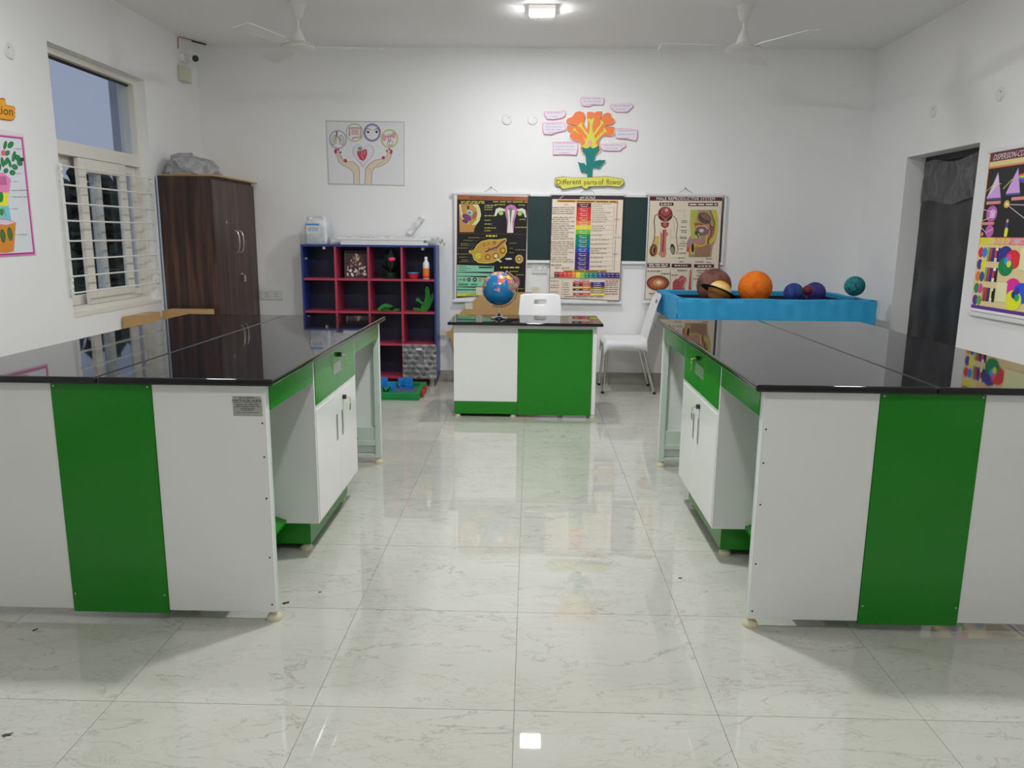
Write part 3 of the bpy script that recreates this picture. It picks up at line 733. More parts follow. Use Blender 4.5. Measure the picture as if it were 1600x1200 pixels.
# ------------------------------------------------------------------ writing board and charts
wb = thing('writing_board', 'dark green writing board on the back wall behind the three charts', 'board', (0.55, YB, 1.15))
MB().box(-0.66, 1.745, YB-0.016, YB-0.001, 1.158, 1.728).build('board_surface', M['board_green'], wb)
b = MB(); b.box(-0.685, 1.77, YB-0.022, YB-0.001, 1.729, 1.752); b.box(-0.685, 1.77, YB-0.022, YB-0.001, 1.132, 1.157)
b.box(-0.685, -0.661, YB-0.022, YB-0.001, 1.157, 1.729); b.box(1.746, 1.77, YB-0.022, YB-0.001, 1.157, 1.729)
b.build('board_frame', M['rail'], wb, bev=0.002)
MB().box(-0.685, 1.77, YB-0.031, YB-0.0225, 1.132, 1.140).build('chalk_ledge', M['rail'], wb)

YC = 7.125
def chart(x0, x1, z0, z1, label, hang=True, bars=True):
    t = thing('wall_chart', label, 'chart', ((x0+x1)/2, YC, z0), group='laminated charts on the back wall')
    MB().box(x0+0.012, x1-0.012, YC, YC+0.0015, z0+0.01, z1-0.01).build('sheet', M['sheet'], t)
    for z in (z0, z1):
        MB().box(x0-0.012, x1+0.012, YC-0.006, YC+0.009, z-0.012, z+0.012).build('rail', M['rail'], t, bev=0.004)
    if hang:
        xm = (x0+x1)/2
        MB().tube([(xm-0.06, YC+0.002, z1+0.012), (xm, YC+0.02, z1+0.055), (xm+0.06, YC+0.002, z1+0.012)], 0.0018, 6).build('hanging_cord', M['cord'], t)
        MB().tube([(xm, YB, z1+0.057), (xm, YC+0.012, z1+0.057)], 0.004, 8).build('nail', M['black_plastic'], t)
    return t
chF = chart(-0.712, -0.018, 0.775, 1.752, 'dark chart headed FEMALE REPRODUCTIVE SYSTEM on the back wall')
chP = chart(0.182, 0.842, 0.775, 1.752, 'cream chart headed pH SCALE with a rainbow colour column')
chM = chart(1.045, 1.742, 0.785, 1.757, 'cream chart headed MALE REPRODUCTIVE SYSTEM on the back wall')

# -- female chart (view 700,295 scale 6.489)
p = Print(700, 295, 6.489, Y=YC)
Yl = (176, 170, 70); Bk = (30, 29, 33); Gy = (120, 118, 110)
p.poly([(92, 62), (812, 80), (782, 1062), (84, 1108)], (120, 62, 48))
p.poly([(98, 108), (806, 124), (778, 1058), (90, 1098)], Bk)
p.poly([(92, 62), (812, 80), (811, 122), (92, 108)], (158, 92, 58))
p.text('FEMALE REPRODUCTIVE SYSTEM', 222, 104, 455, 26, (52, 30, 26), sl=0.022)
for y in (124, 140): p.greek(130, 372, y, 10, Yl); 
p.greek(458, 805, 126, 10, Yl, sl=0.01); p.greek(478, 580, 156, 10, Yl); p.greek(715, 780, 160, 10, Yl)
p.poly([(112, 155), (306, 155), (326, 205), (336, 262), (322, 320), (290, 362), (268, 400), (262, 440), (118, 440), (114, 300)], (188, 138, 74))
p.poly([(250, 160), (306, 160), (326, 205), (336, 262), (322, 320), (290, 362), (240, 370), (288, 310), (300, 250), (288, 200)], (206, 206, 152))
p.poly([(116, 158), (130, 158), (140, 230), (165, 290), (215, 340), (210, 362), (150, 322), (126, 260)], (208, 210, 170))
p.ell(190, 290, 52, 30, (112, 62, 104), rot=0.5); p.ell(222, 240, 34, 22, (158, 196, 204), rot=0.7); p.ell(218, 244, 20, 10, (100, 120, 150), rot=0.7)
p.ell(175, 330, 34, 16, (92, 60, 110), rot=0.4); p.ell(268, 270, 20, 42, (160, 96, 66), rot=0.3); p.ell(205, 190, 12, 22, (76, 60, 50))
for y in (163, 182, 205, 268, 314, 352, 392, 420): p.greek(370, 370+random.Random(y).choice((60, 80, 120)), y, 10, Yl)
# uterus
p.poly([(470, 270), (486, 205), (520, 190), (575, 205), (592, 235), (560, 225), (525, 222), (500, 250), (490, 276)], (214, 214, 196))
p.poly([(795, 290), (785, 215), (752, 196), (700, 208), (684, 236), (712, 226), (746, 230), (770, 258), (780, 292)], (214, 214, 196))
p.poly([(572, 208), (600, 172), (636, 158), (672, 168), (706, 208), (690, 270), (672, 330), (664, 446), (596, 446), (600, 330), (584, 262)], (190, 118, 168))
p.poly([(600, 215), (680, 215), (668, 270), (652, 330), (660, 446), (600, 446), (612, 330), (608, 262)], (222, 214, 206))
p.poly([(614, 196), (662, 196), (650, 210), (640, 300), (634, 380), (628, 300), (622, 212)], (96, 128, 92))
p.ell(538, 246, 24, 22, (166, 196, 90)); p.ell(728, 252, 24, 22, (166, 196, 90))
p.greek(725, 790, 306, 10, Yl); p.greek(682, 795, 386, 10, Yl)
p.line([(92, 452), (800, 462)], 3, (130, 70, 56))
p.greek(385, 496, 470, 16, (214, 206, 60))
for y, a, c in ((492, 205, 320), (520, 158, 245), (552, 130, 210), (570, 128, 210), (598, 100, 200), (658, 92, 200), (690, 112, 190), (718, 136, 200), (736, 112, 212)):
    p.greek(a, c, y, 6, (160, 150, 80)); p.line([(c, y+3), (c+60, y+8)], 2, (140, 136, 120))
# ovary
ov = [(212, 625), (262, 620), (290, 570), (340, 530), (420, 512), (500, 515), (548, 508), (582, 500), (598, 518), (580, 548), (596, 590), (598, 640), (570, 684), (520, 715), (460, 748), (390, 758), (310, 752), (262, 720), (244, 660), (212, 650)]
p.poly(ov, (206, 188, 96)); p.poly([(405+(x-405)*0.94, 630+(y-630)*0.92) for x, y in ov], (194, 148, 66))
p.line([(380, 640), (440, 610), (500, 590), (545, 545), (585, 520)], 16, (88, 60, 86)); p.line([(400, 600), (470, 625), (500, 600)], 8, (110, 76, 96))
for cx, cy, r, c1, c2 in ((308, 684, 44, (176, 160, 40), (210, 196, 70)), (404, 692, 28, (70, 48, 30), (200, 160, 70)), (486, 680, 30, (72, 52, 32), (214, 206, 150)), (556, 626, 30, (86, 62, 30), (206, 160, 66)), (470, 546, 18, (96, 70, 36), (170, 120, 60)), (365, 568, 16, (120, 90, 50), (186, 140, 70)), (412, 558, 12, (110, 80, 44), (180, 130, 66)), (318, 690, 18, (150, 136, 40), (222, 210, 90))):
    p.ell(cx, cy, r, r, c1); p.ell(cx, cy, r*0.72, r*0.72, c2)
p.poly([(500, 700), (545, 735), (535, 750), (485, 716)], (206, 200, 150))
p.ell(614, 710, 36, 10, (214, 210, 206)); p.ell(722, 712, 42, 46, (196, 164, 92), n=12); p.ell(722, 712, 24, 26, (150, 110, 60)); p.ell(722, 712, 11, 12, (222, 200, 150))
for y, a, c in ((548, 625, 695), (600, 622, 660), (616, 680, 782), (644, 618, 665)): p.greek(a, c, y, 6, (160, 150, 80))
# lower left table
for y0, y1 in ((770, 842), (846, 884), (888, 990), (996, 1090)): p.poly([(92, y0), (466, y0+14), (466, y1), (91, y1)], (138, 196, 166))
p.rect(312, 788, 455, 806, (24, 84, 60)); p.greek(112, 180, 784, 7, (90, 60, 50)); p.greek(112, 230, 804, 6, (70, 110, 92)); p.greek(112, 190, 822, 7, (90, 60, 50))
for i, (x, r, c) in enumerate(((102, 5, (40, 50, 46)), (127, 9, (60, 66, 40)), (164, 15, (96, 104, 60)), (213, 19, (36, 44, 76)), (272, 22, (30, 44, 96)), (328, 18, (150, 150, 70)), (372, 16, (170, 150, 80)))):
    p.ell(x, 921, r, r, c); p.ell(x, 921, r*0.45, r*0.45, (140, 170, 120))
p.rect(105, 960, 205, 980, (60, 150, 96)); p.rect(232, 960, 300, 980, (60, 150, 96))
p.rect(92, 1016, 330, 1028, (60, 120, 90)); p.poly([(92, 1062), (330, 1052), (330, 1080), (92, 1090)], (208, 206, 70))
for i in range(8): p.line([(190+i*18, 1088), (190+i*18, 1064-i*2)], 5, (60, 66, 40))
p.greek(530, 722, 790, 15, (198, 190, 60)); p.greek(622, 712, 834, 7, Yl); p.greek(590, 650, 868, 7, Yl); p.greek(690, 768, 868, 7, Yl)
p.ell(676, 948, 52, 66, (164, 100, 130)); p.ell(668, 936, 32, 34, (36, 28, 36)); p.ell(690, 975, 18, 20, (206, 160, 180)); p.greek(700, 770, 1010, 7, Yl)
p.build('printed_artwork', chF)

# -- pH chart (view 850,295 scale 6.489)
p = Print(850, 295, 6.489, Y=YC)
cr = (228, 214, 196); dk = (140, 126, 116)
p.poly([(80, 64), (810, 74), (766, 1140), (48, 1108)], (90, 60, 50)); p.poly([(86, 70), (804, 80), (760, 1132), (54, 1102)], cr)
p.poly([(80, 64), (810, 74), (808, 112), (79, 104)], (62, 42, 54)); p.text('pH SCALE', 366, 102, 154, 28, (244, 240, 240)); p.poly([(150, 100), (190, 68), (206, 68), (170, 100)], (150, 140, 150))
p.poly([(132, 110), (752, 120), (752, 144), (132, 136)], (204, 154, 62)); p.greek(146, 740, 120, 10, (110, 66, 30), sl=0.012)
sk = -0.033
cols = [(112, 40, 52), (204, 50, 52), (214, 58, 56), (216, 74, 52), (230, 134, 52), (232, 212, 48), (118, 188, 60), (28, 138, 88), (0, 132, 130), (0, 122, 122), (28, 78, 172), (62, 46, 122), (60, 40, 112), (64, 44, 116), (66, 40, 106)]
y = 143.0
for i, c in enumerate(cols):
    h = 45.2; x0 = 332+sk*(y-143); x1 = 480+sk*(y-143)
    p.rect(x0, y, x1, y+h+0.5, c, sk=sk)
    p.text('pH = %d' % i, x0+34, y+23, 78, 13, (238, 236, 236)); p.greek(x0+44, x0+108, y+33, 7, (220, 216, 216))
    for q in range(2 if i in (0, 1, 2, 3, 5, 10) else 1): p.greek(x1+8, x1+8+random.Random(i*3+q).randint(90, 205), y+9+q*20, 6, dk)
    p.line([(x1+2, y+h), (x1+230, y+h+3)], 1.6, (140, 124, 110)); y += h
p.text('pH', 206, 166, 36, 16, (196, 86, 50))
for y in [185, 205, 226, 246] + [285, 306, 328, 350, 372, 394, 416, 438, 460, 482, 502] + [532, 552, 574, 596, 618, 640, 662] + [690, 712, 734]:
    x0 = 82+sk*(y-143); p.greek(x0+random.Random(y).choice((0, 0, 14)), 315+sk*(y-143)-random.Random(y+1).choice((0, 0, 60)), y, 6, (150, 138, 128))
p.greek(70, 175, 766, 9, dk); p.text('pH = -log [H+]', 118, 808, 138, 16, (60, 50, 46))
p.line([(742, 146), (726, 462)], 4, (168, 76, 50)); p.line([(715, 146), (765, 147)], 3, (168, 76, 50)); p.text('ACIDIC', 712, 316, 62, 13, (190, 50, 44))
p.text('NEUTRAL', 706, 498, 74, 12, (70, 100, 80)); p.line([(724, 512), (709, 826)], 3, (60, 70, 130)); p.text('BASIC', 700, 668, 54, 14, (44, 60, 150)); p.line([(712, 150), (690, 820)], 1.6, (140, 124, 110))
p.rect(195, 826, 636, 846, (204, 160, 72)); p.greek(205, 626, 831, 9, (90, 60, 30))
p.rect(66, 846, 104, 900, (226, 214, 200)); p.greek(74, 94, 856, 8, dk); p.greek(72, 92, 880, 8, dk)
for i, c in enumerate(cols):
    x = 104+i*44.0; yy = 842+i*0.6; p.rect(x, yy, x+43, yy+56, c); p.greek(x+10, x+34, yy+12, 9, (232, 228, 228)); p.greek(x+16, x+30, yy+36, 9, (232, 228, 228))
p.text('Indicators', 366, 922, 84, 14, (44, 40, 110)); p.line([(60, 912), (762, 918)], 1.6, (110, 96, 84))
rows = [((205, 50, 48), (214, 84, 52), (58, 44, 124)), ((52, 40, 116), (210, 70, 56), (58, 44, 124)), ((226, 214, 50), (230, 180, 50), (150, 96, 70)), ((62, 36, 90), (200, 50, 60), (150, 186, 50)), (cr, cr, (212, 130, 160)), ((196, 70, 46), (206, 50, 60), (226, 222, 60))]
ys = [946, 968, 990, 1012, 1034, 1058]
for r, yy in zip(rows, ys):
    p.rect(292, yy, 384, yy+19, r[0]); p.rect(384, yy, 466, yy+19, r[1]); p.rect(470, yy, 614, yy+20, r[2])
    p.greek(320, 356, yy+6, 7, (230, 220, 220)); p.greek(398, 452, yy+6, 7, (236, 220, 210)); p.greek(505, 576, yy+6, 7, (220, 214, 220))
    p.greek(192, 256, yy+5, 7, dk); p.greek(620, 750, yy+4, 7, (120, 90, 80))
for yy in (930, 972, 996, 1040): p.greek(66, 150, yy, 8, dk)
p.greek(300, 456, 932, 8, dk); p.greek(620, 752, 930, 9, (180, 70, 60)); p.line([(184, 918), (176, 1110)], 2, (110, 96, 84)); p.greek(200, 600, 1088, 8, dk); p.greek(640, 756, 1138, 8, (120, 120, 124))
p.build('printed_artwork', chP)

# -- male chart (view 1000,295 scale 6.486)
p = Print(1000, 295, 6.486, Y=YC)
cr = (216, 204, 184); mr = (78, 32, 44); bn = (96, 66, 52)
p.poly([(98, 76), (838, 86), (800, 900), (780, 1130), (44, 1126)], (70, 60, 56)); p.poly([(104, 80), (832, 90), (776, 1124), (50, 1120)], cr)
p.poly([(98, 76), (838, 86), (835, 124), (97, 120)], (92, 36, 48)); p.text('MALE REPRODUCTIVE SYSTEM', 168, 114, 590, 30, (240, 232, 228), sl=0.006)
p.rect(198, 140, 340, 172, mr); p.greek(212, 326, 150, 13, (226, 214, 200)); p.rect(490, 142, 790, 176, mr); p.greek(502, 778, 152, 14, (226, 214, 200))
p.line([(180, 258), (152, 272), (142, 330), (150, 420), (146, 500), (120, 580)], 9, (112, 50, 44)); p.line([(326, 268), (366, 300), (382, 370), (366, 470), (376, 560), (386, 620), (366, 664)], 7, (140, 66, 60))
p.ell(256, 258, 74, 78, (122, 40, 44)); p.ell(258, 232, 50, 44, (160, 74, 74)); p.ell(268, 216, 16, 18, (214, 160, 150)); p.ell(212, 286, 26, 24, (74, 28, 36), rot=0.6); p.ell(300, 286, 26, 24, (74, 28, 36), rot=-0.6)
p.line([(196, 262), (248, 300), (258, 330)], 6, (190, 140, 110)); p.line([(318, 262), (272, 300), (258, 330)], 6, (190, 140, 110))
p.poly([(208, 340), (296, 340), (288, 380), (252, 402), (216, 380)], (140, 56, 52)); p.ell(252, 362, 18, 22, (176, 100, 90))
p.poly([(228, 412), (266, 410), (272, 450), (288, 440), (276, 480), (266, 480), (262, 640), (268, 660), (250, 694), (220, 696), (182, 664), (200, 640), (206, 480), (202, 424), (222, 460)], (186, 112, 100))
p.line([(244, 420), (234, 540), (226, 690)], 10, (110, 40, 44)); p.poly([(196, 640), (262, 642), (268, 660), (248, 694), (222, 698), (184, 664)], (196, 130, 116))
p.poly([(156, 480), (196, 480), (190, 560), (180, 660), (150, 690), (110, 688), (90, 650), (96, 590), (130, 560)], (196, 176, 92)); p.ell(136, 622, 36, 62, (86, 42, 40), rot=0.15); p.ell(140, 620, 24, 46, (160, 110, 86), rot=0.15); p.ell(146, 622, 11, 34, (60, 40, 40), rot=0.15)
p.ell(330, 612, 24, 56, (52, 50, 40), rot=-0.1); p.ell(328, 624, 18, 38, (140, 140, 100), rot=-0.1)
for y, a, c in ((320, 420, 480), (336, 420, 478), (382, 416, 470), (418, 412, 476), (436, 416, 470), (486, 404, 476), (500, 410, 470), (528, 420, 452), (550, 400, 470), (574, 392, 458), (604, 404, 440), (648, 390, 470), (696, 388, 456), (734, 400, 440), (704, 674, 730), (736, 560, 640), (740, 680, 720)): p.greek(a, c, y, 9, (96, 84, 76))
for pts in ([(350, 220), (452, 222), (452, 316)], [(340, 300), (348, 430)], [(310, 494), (400, 496)], [(300, 696), (388, 700)], [(630, 600), (632, 750)], [(672, 590), (668, 740)], [(310, 400), (310, 570), (400, 574)], [(268, 606), (400, 606)]): p.line(pts, 1.8, (130, 118, 106))
# side view
p.poly([(512, 214), (772, 214), (792, 300), (786, 420), (768, 520), (736, 580), (720, 690), (492, 690), (496, 620), (470, 610), (474, 540), (500, 490), (520, 470), (506, 380)], (168, 134, 108))
p.poly([(512, 214), (590, 214), (570, 300), (552, 380), (560, 450), (600, 520), (560, 510), (520, 500), (506, 380)], (176, 176, 80))
p.poly([(690, 214), (772, 214), (792, 300), (786, 420), (764, 520), (700, 570), (690, 540), (740, 470), (758, 380), (740, 280)], (190, 180, 76)); p.poly([(700, 214), (716, 214), (764, 340), (752, 450), (712, 540), (740, 460), (748, 350)], (120, 110, 50))
p.ell(652, 298, 70, 54, (94, 70, 58), rot=0.5); p.ell(660, 292, 54, 36, (124, 96, 80), rot=0.6); p.line([(600, 270), (640, 310), (700, 340), (724, 400)], 12, (70, 46, 42)); p.poly([(545, 350), (600, 345), (660, 365), (560, 380)], (150, 90, 50))
p.ell(630, 426, 66, 50, (150, 70, 74)); p.ell(632, 432, 54, 42, (120, 100, 104)); p.ell(622, 424, 24, 18, (200, 190, 190)); p.line([(566, 382), (600, 374), (660, 380), (690, 410)], 6, (232, 210, 200))
p.line([(700, 400), (726, 420), (720, 470), (690, 520), (690, 560)], 22, (140, 70, 60)); p.line([(706, 380), (740, 390), (742, 420)], 14, (110, 50, 46))
p.poly([(556, 430), (596, 430), (612, 480), (600, 512), (580, 470), (552, 462)], (66, 80, 40)); p.line([(590, 450), (610, 510)], 10, (196, 196, 60))
p.line([(676, 470), (668, 560), (620, 584), (560, 560), (546, 610), (540, 660), (520, 664), (512, 610), (522, 560)], 13, (200, 190, 60)); p.line([(660, 540), (600, 560), (540, 540), (510, 570), (490, 630)], 14, (200, 110, 90)); p.line([(640, 520), (560, 510), (500, 530), (482, 590)], 18, (148, 130, 160)); p.ell(533, 600, 16, 44, (52, 40, 36)); p.poly([(560, 600), (720, 560), (704, 688), (556, 688)], (146, 112, 90)); p.ell(486, 616, 14, 26, (190, 80, 70), rot=0.3)
# bottom boxes
p.rect(72, 755, 302, 796, mr); p.greek(86, 290, 762, 10, (224, 212, 200)); p.greek(90, 286, 780, 10, (224, 212, 200)); p.rect(320, 760, 520, 796, mr); p.greek(350, 480, 772, 12, (224, 212, 200)); p.rect(546, 764, 748, 798, mr); p.greek(584, 720, 777, 12, (224, 212, 200))
p.line([(308, 800), (300, 1110)], 2.5, (96, 84, 76)); p.line([(528, 800), (520, 1110)], 2, (140, 126, 112))
p.ell(180, 954, 116, 76, (110, 52, 40)); p.ell(180, 954, 102, 64, (172, 92, 60)); p.ell(186, 952, 56, 36, (200, 140, 96)); p.ell(190, 950, 26, 18, (232, 206, 170))
for i in range(22):
    a = 2*PI*i/22; p.ell(180+92*math.cos(a), 954+58*math.sin(a), 7, 6, (110, 50, 40), n=8)
p.greek(74, 214, 830, 8, (96, 84, 76)); p.greek(210, 310, 856, 8, (96, 84, 76)); p.greek(92, 180, 1056, 9, (96, 84, 76)); p.greek(378, 474, 822, 9, (96, 84, 76)); p.greek(318, 386, 868, 9, (96, 84, 76))
p.poly([(328, 1020), (330, 950), (356, 916), (396, 906), (400, 886), (428, 878), (464, 900), (466, 940), (440, 960), (452, 1020)], (176, 84, 88)); p.line([(400, 930), (440, 900), (456, 940), (430, 1010)], 8, (206, 150, 144))
for i in range(5): p.line([(336, 940+i*18), (400, 936+i*18)], 6, (146, 56, 66))
p.poly([(508, 812), (516, 812), (512, 1020), (488, 1020)], (184, 80, 76))
p.ell(672, 834, 20, 18, (86, 46, 40)); p.ell(670, 832, 9, 9, (190, 150, 120))
for y, a, c in ((822, 570, 650), (848, 582, 632), (874, 570, 632), (908, 538, 600)): p.greek(a, c, y, 8, (96, 84, 76))
p.build('printed_artwork', chM)

# -- pencil drawing of hands
dw = thing('pencil_drawing', 'hand drawn sheet of two hands holding a heart with four organ circles', 'drawing', (-1.5, YB, 1.82))
MB().box(-1.850, -1.150, YB-0.004, YB-0.001, 1.820, 2.377).build('paper', M['paper'], dw)
p = Print(500, 180, 10.0, k=1.12, Y=YB-0.004, base=0.0004)
p.poly([(92, 80), (1320, 104), (1322, 1102), (134, 1078)], (184, 183, 186)); p.poly([(104, 104), (1310, 116), (1312, 1090), (146, 1062)], (216, 215, 218))
lo = (150, 110, 110); sk_ = (212, 196, 176)
p.poly([(240, 590), (300, 570), (340, 660), (420, 720), (520, 720), (600, 790), (625, 860), (622, 1078), (525, 1078), (518, 900), (470, 850), (360, 790), (290, 730)], (160, 150, 146))
p.poly([(250, 600), (296, 580), (334, 668), (420, 728), (516, 730), (590, 796), (613, 866), (610, 1078), (537, 1078), (530, 896), (478, 842), (366, 782), (300, 722)], sk_)
p.poly([(1130, 590), (1060, 570), (1030, 640), (960, 680), (850, 700), (760, 760), (705, 840), (694, 1082), (808, 1082), (822, 880), (860, 820), (960, 800), (1060, 740), (1110, 660)], (160, 150, 146))
p.poly([(1120, 596), (1066, 582), (1038, 650), (964, 690), (856, 712), (772, 768), (718, 846), (706, 1082), (796, 1082), (810, 876), (852, 810), (952, 790), (1050, 732), (1100, 656)], sk_)
for x, y, rx, ry in ((244, 565, 22, 38), (262, 535, 12, 20), (290, 540, 13, 22), (320, 580, 16, 18), (398, 712, 26, 30), (1112, 570, 22, 38), (1046, 560, 14, 22), (1082, 532, 13, 20), (990, 665, 26, 26)): p.ell(x, y, rx, ry, (176, 56, 76))
p.line([(280, 600), (330, 690), (400, 740)], 4, (110, 90, 84)); p.line([(300, 590), (356, 680)], 4, (90, 110, 90)); p.line([(1100, 600), (1040, 690), (880, 780)], 4, (120, 100, 94))
for cx, cy, r, w, c in ((280, 380, 138, 16, (124, 150, 180)), (540, 272, 136, 14, (150, 170, 126)), (815, 272, 136, 34, (134, 128, 166)), (1085, 366, 138, 22, (178, 190, 90))): p.ring(cx, cy, r, r*1.06, w, c, 32)
p.ell(218, 390, 44, 84, (168, 150, 136), rot=0.15); p.ell(338, 390, 44, 84, (168, 150, 136), rot=-0.15); p.ell(216, 390, 34, 70, (202, 196, 190), rot=0.15); p.ell(340, 390, 34, 70, (202, 196, 190), rot=-0.15); p.line([(262, 250), (262, 330)], 24, (120, 104, 96)); p.line([(262, 320), (210, 420)], 10, (130, 100, 80)); p.line([(262, 320), (330, 400)], 10, (130, 100, 80))
br_ = (170, 100, 84)
p.line([(460, 330), (460, 200), (635, 200), (635, 345), (520, 350), (512, 385)], 26, br_); p.line([(460, 330), (460, 200), (635, 200), (635, 345), (520, 350), (512, 385)], 12, (206, 176, 160))
for yy in (232, 262, 292): p.line([(490, yy), (605, yy+4)], 18, br_); p.line([(490, yy), (605, yy+4)], 8, (206, 180, 166))
for sx in (752, 886): p.ell(sx, 262, 38, 24, (232, 230, 234)); p.ell(sx, 264, 19, 19, (24, 22, 30))
p.line([(708, 226), (750, 210), (800, 236)], 9, (60, 54, 70)); p.line([(842, 240), (880, 212), (936, 226)], 9, (60, 54, 70)); p.line([(700, 262), (736, 244), (790, 268)], 6, (60, 54, 70)); p.line([(850, 268), (890, 242), (944, 256)], 6, (60, 54, 70))
p.ell(1004, 352, 38, 56, (214, 150, 166)); p.ell(1150, 316, 34, 48, (214, 150, 166))
for pts in ([(1060, 300), (1070, 400), (1090, 430)], [(1098, 290), (1100, 400)], [(1030, 340), (1080, 330), (1130, 320)]): p.line(pts, 12, (160, 110, 96))
p.ring(1100, 440, 48, 44, 8, (150, 110, 150)); p.ell(1100, 468, 30, 14, (200, 160, 200))
def heart(cx, cy, w, h, n=36):
    out = []
    for i in range(n):
        t = 2*PI*i/n; out.append((cx+w*math.sin(t)**3, cy-h*(13*math.cos(t)-5*math.cos(2*t)-2*math.cos(3*t)-math.cos(4*t))/15.0))
    return out
hp = heart(678, 610, 166, 190); p.poly(hp, (190, 140, 156)); p.poly([(678+(x-678)*0.955, 606+(y-606)*0.955) for x, y in hp], (210, 208, 214))
p.poly([(580, 560), (640, 560), (700, 530), (735, 540), (738, 620), (710, 690), (670, 716), (620, 690), (586, 630)], (188, 70, 90)); p.poly([(585, 505), (640, 490), (665, 520), (640, 560), (600, 548)], (110, 160, 140)); p.line([(600, 600), (650, 690)], 10, (130, 50, 66)); p.line([(660, 570), (650, 640), (690, 690)], 8, (226, 150, 160)); p.line([(700, 560), (690, 620)], 10, (214, 160, 170))
p.build('drawn_artwork', dw)

# -- paper flower display (view 840,140 scale 7.5)
YD = YB-0.012
def cut(name, pts, col, parent, d=0.0, th=0.0015):
    m = plain('paper_'+name, C(*col, 1.15), 0.65, var=0.05, scale=12)
    P = [at(840+x/7.5, 140+y/7.5, Y=YD) for x, y in pts]
    b = MB().prism([(q.x, q.z) for q in P], th, (0, YD-d, 0), (1, 0, 0), (0, 0, 1))
    return b.build(name, m, parent)
def blob(pts, amp=6, n=5, seed=1):
    """scalloped outline round a list of corner points"""
    out = []; m = len(pts)
    for i in range(m):
        a, c = Vector(pts[i]), Vector(pts[(i+1) % m]); k = max(1, int((c-a).length/(amp*4.2)))
        d = (c-a).normalized(); q = Vector((d.y, -d.x))
        for j in range(k):
            for s_ in range(n):
                f = (j+s_/n)/k; out.append(tuple(a+(c-a)*f+q*amp*math.sin(PI*s_/n)))
    return out
fw = thing('paper_flower', 'large orange paper flower cut-out with teal stem on the back wall', 'wall decoration', (0.52, YB, 1.83))
pet = [(575, 470), (540, 400), (560, 310), (540, 270), (490, 252), (440, 268), (405, 320), (350, 340), (332, 370), (350, 400), (440, 415), (470, 440), (400, 420), (345, 425), (338, 455), (370, 490), (395, 500), (375, 530), (376, 560), (420, 590), (480, 605), (512, 640), (500, 700), (540, 760), (590, 700), (650, 690), (700, 750), (740, 710), (712, 640), (730, 570), (770, 540), (860, 548), (890, 520), (902, 440), (850, 432), (790, 440), (760, 460), (800, 425), (860, 410), (900, 385), (900, 350), (862, 320), (855, 280), (815, 270), (770, 290), (720, 370), (700, 420), (735, 330), (755, 258), (700, 256), (666, 274), (640, 260), (580, 262), (576, 320), (590, 400)]
cx, cy = 615, 480
cut('white_backing', [(cx+(x-cx)*1.035, cy+(y-cy)*1.035) for x, y in pet], (232, 230, 230), fw, 0.000)
cut('petals', pet, (246, 124, 70), fw, 0.003)
cut('stamens', [(512, 672), (552, 640), (560, 600), (520, 540), (420, 480), (408, 518), (420, 455), (450, 458), (448, 480), (545, 560), (580, 590), (575, 540), (500, 440), (468, 436), (500, 390), (520, 384), (522, 428), (590, 520), (604, 500), (612, 400), (580, 350), (600, 336), (622, 352), (650, 334), (672, 345), (652, 390), (640, 420), (648, 520), (740, 400), (732, 360), (752, 366), (778, 396), (756, 410), (664, 545), (668, 580), (765, 490), (778, 446), (812, 500), (780, 506), (690, 600), (680, 640), (722, 660), (650, 690), (612, 670), (570, 694)], (206, 206, 76), fw, 0.005)
cut('ovule', [(613+21*math.cos(t), 627+36*math.sin(t)) for t in [2*PI*i/18 for i in range(18)]], (238, 150, 176), fw, 0.009)
cut('stem', [(518, 672), (560, 690), (588, 690), (614, 668), (648, 694), (680, 678), (722, 646), (716, 720), (676, 764), (652, 880), (640, 920), (628, 1150), (582, 1152), (582, 990), (560, 760), (530, 730)], (10, 118, 112), fw, 0.007)
cut('leaf', [(470, 848), (510, 862), (540, 862), (562, 884), (584, 900), (582, 972), (540, 966), (510, 966), (496, 930), (488, 900), (484, 880)], (10, 118, 112), fw, 0.0075)
cut('leaf', [(640, 912), (650, 870), (676, 838), (720, 826), (760, 828), (798, 826), (776, 856), (752, 880), (734, 908), (718, 926), (690, 914), (660, 910)], (10, 118, 112), fw, 0.0075)
tt = thing('flower_title', 'yellow cut-out lettering reading Different parts of flower', 'sign', (0.52, YB, 1.82))
band = blob([(205, 1040), (300, 1022), (420, 1040), (560, 1035), (800, 1020), (1000, 1050), (1010, 1100), (960, 1140), (830, 1128), (600, 1135), (560, 1170), (520, 1130), (330, 1160), (290, 1168), (262, 1130), (205, 1120)], 7, 4)
cut('banner', band, (70, 60, 36), tt, 0.009); cut('banner_face', [(605+(x-605)*0.985, 1085+(y-1085)*0.93) for x, y in band], (214, 208, 88), tt, 0.0102)
for wd, x_, y_, w_, h_ in (('Different', 222, 1116, 290, 62), ('parts', 545, 1112, 150, 56), ('of', 712, 1112, 62, 62), ('flower', 806, 1112, 184, 62)):
    p = Print(840, 140, 7.5, Y=YD-0.0122, base=0.0002); p.text(wd, x_, y_, w_, h_, (52, 46, 40), sl=-0.03 if wd == 'Different' else 0.0); p.build('lettered_word', tt)
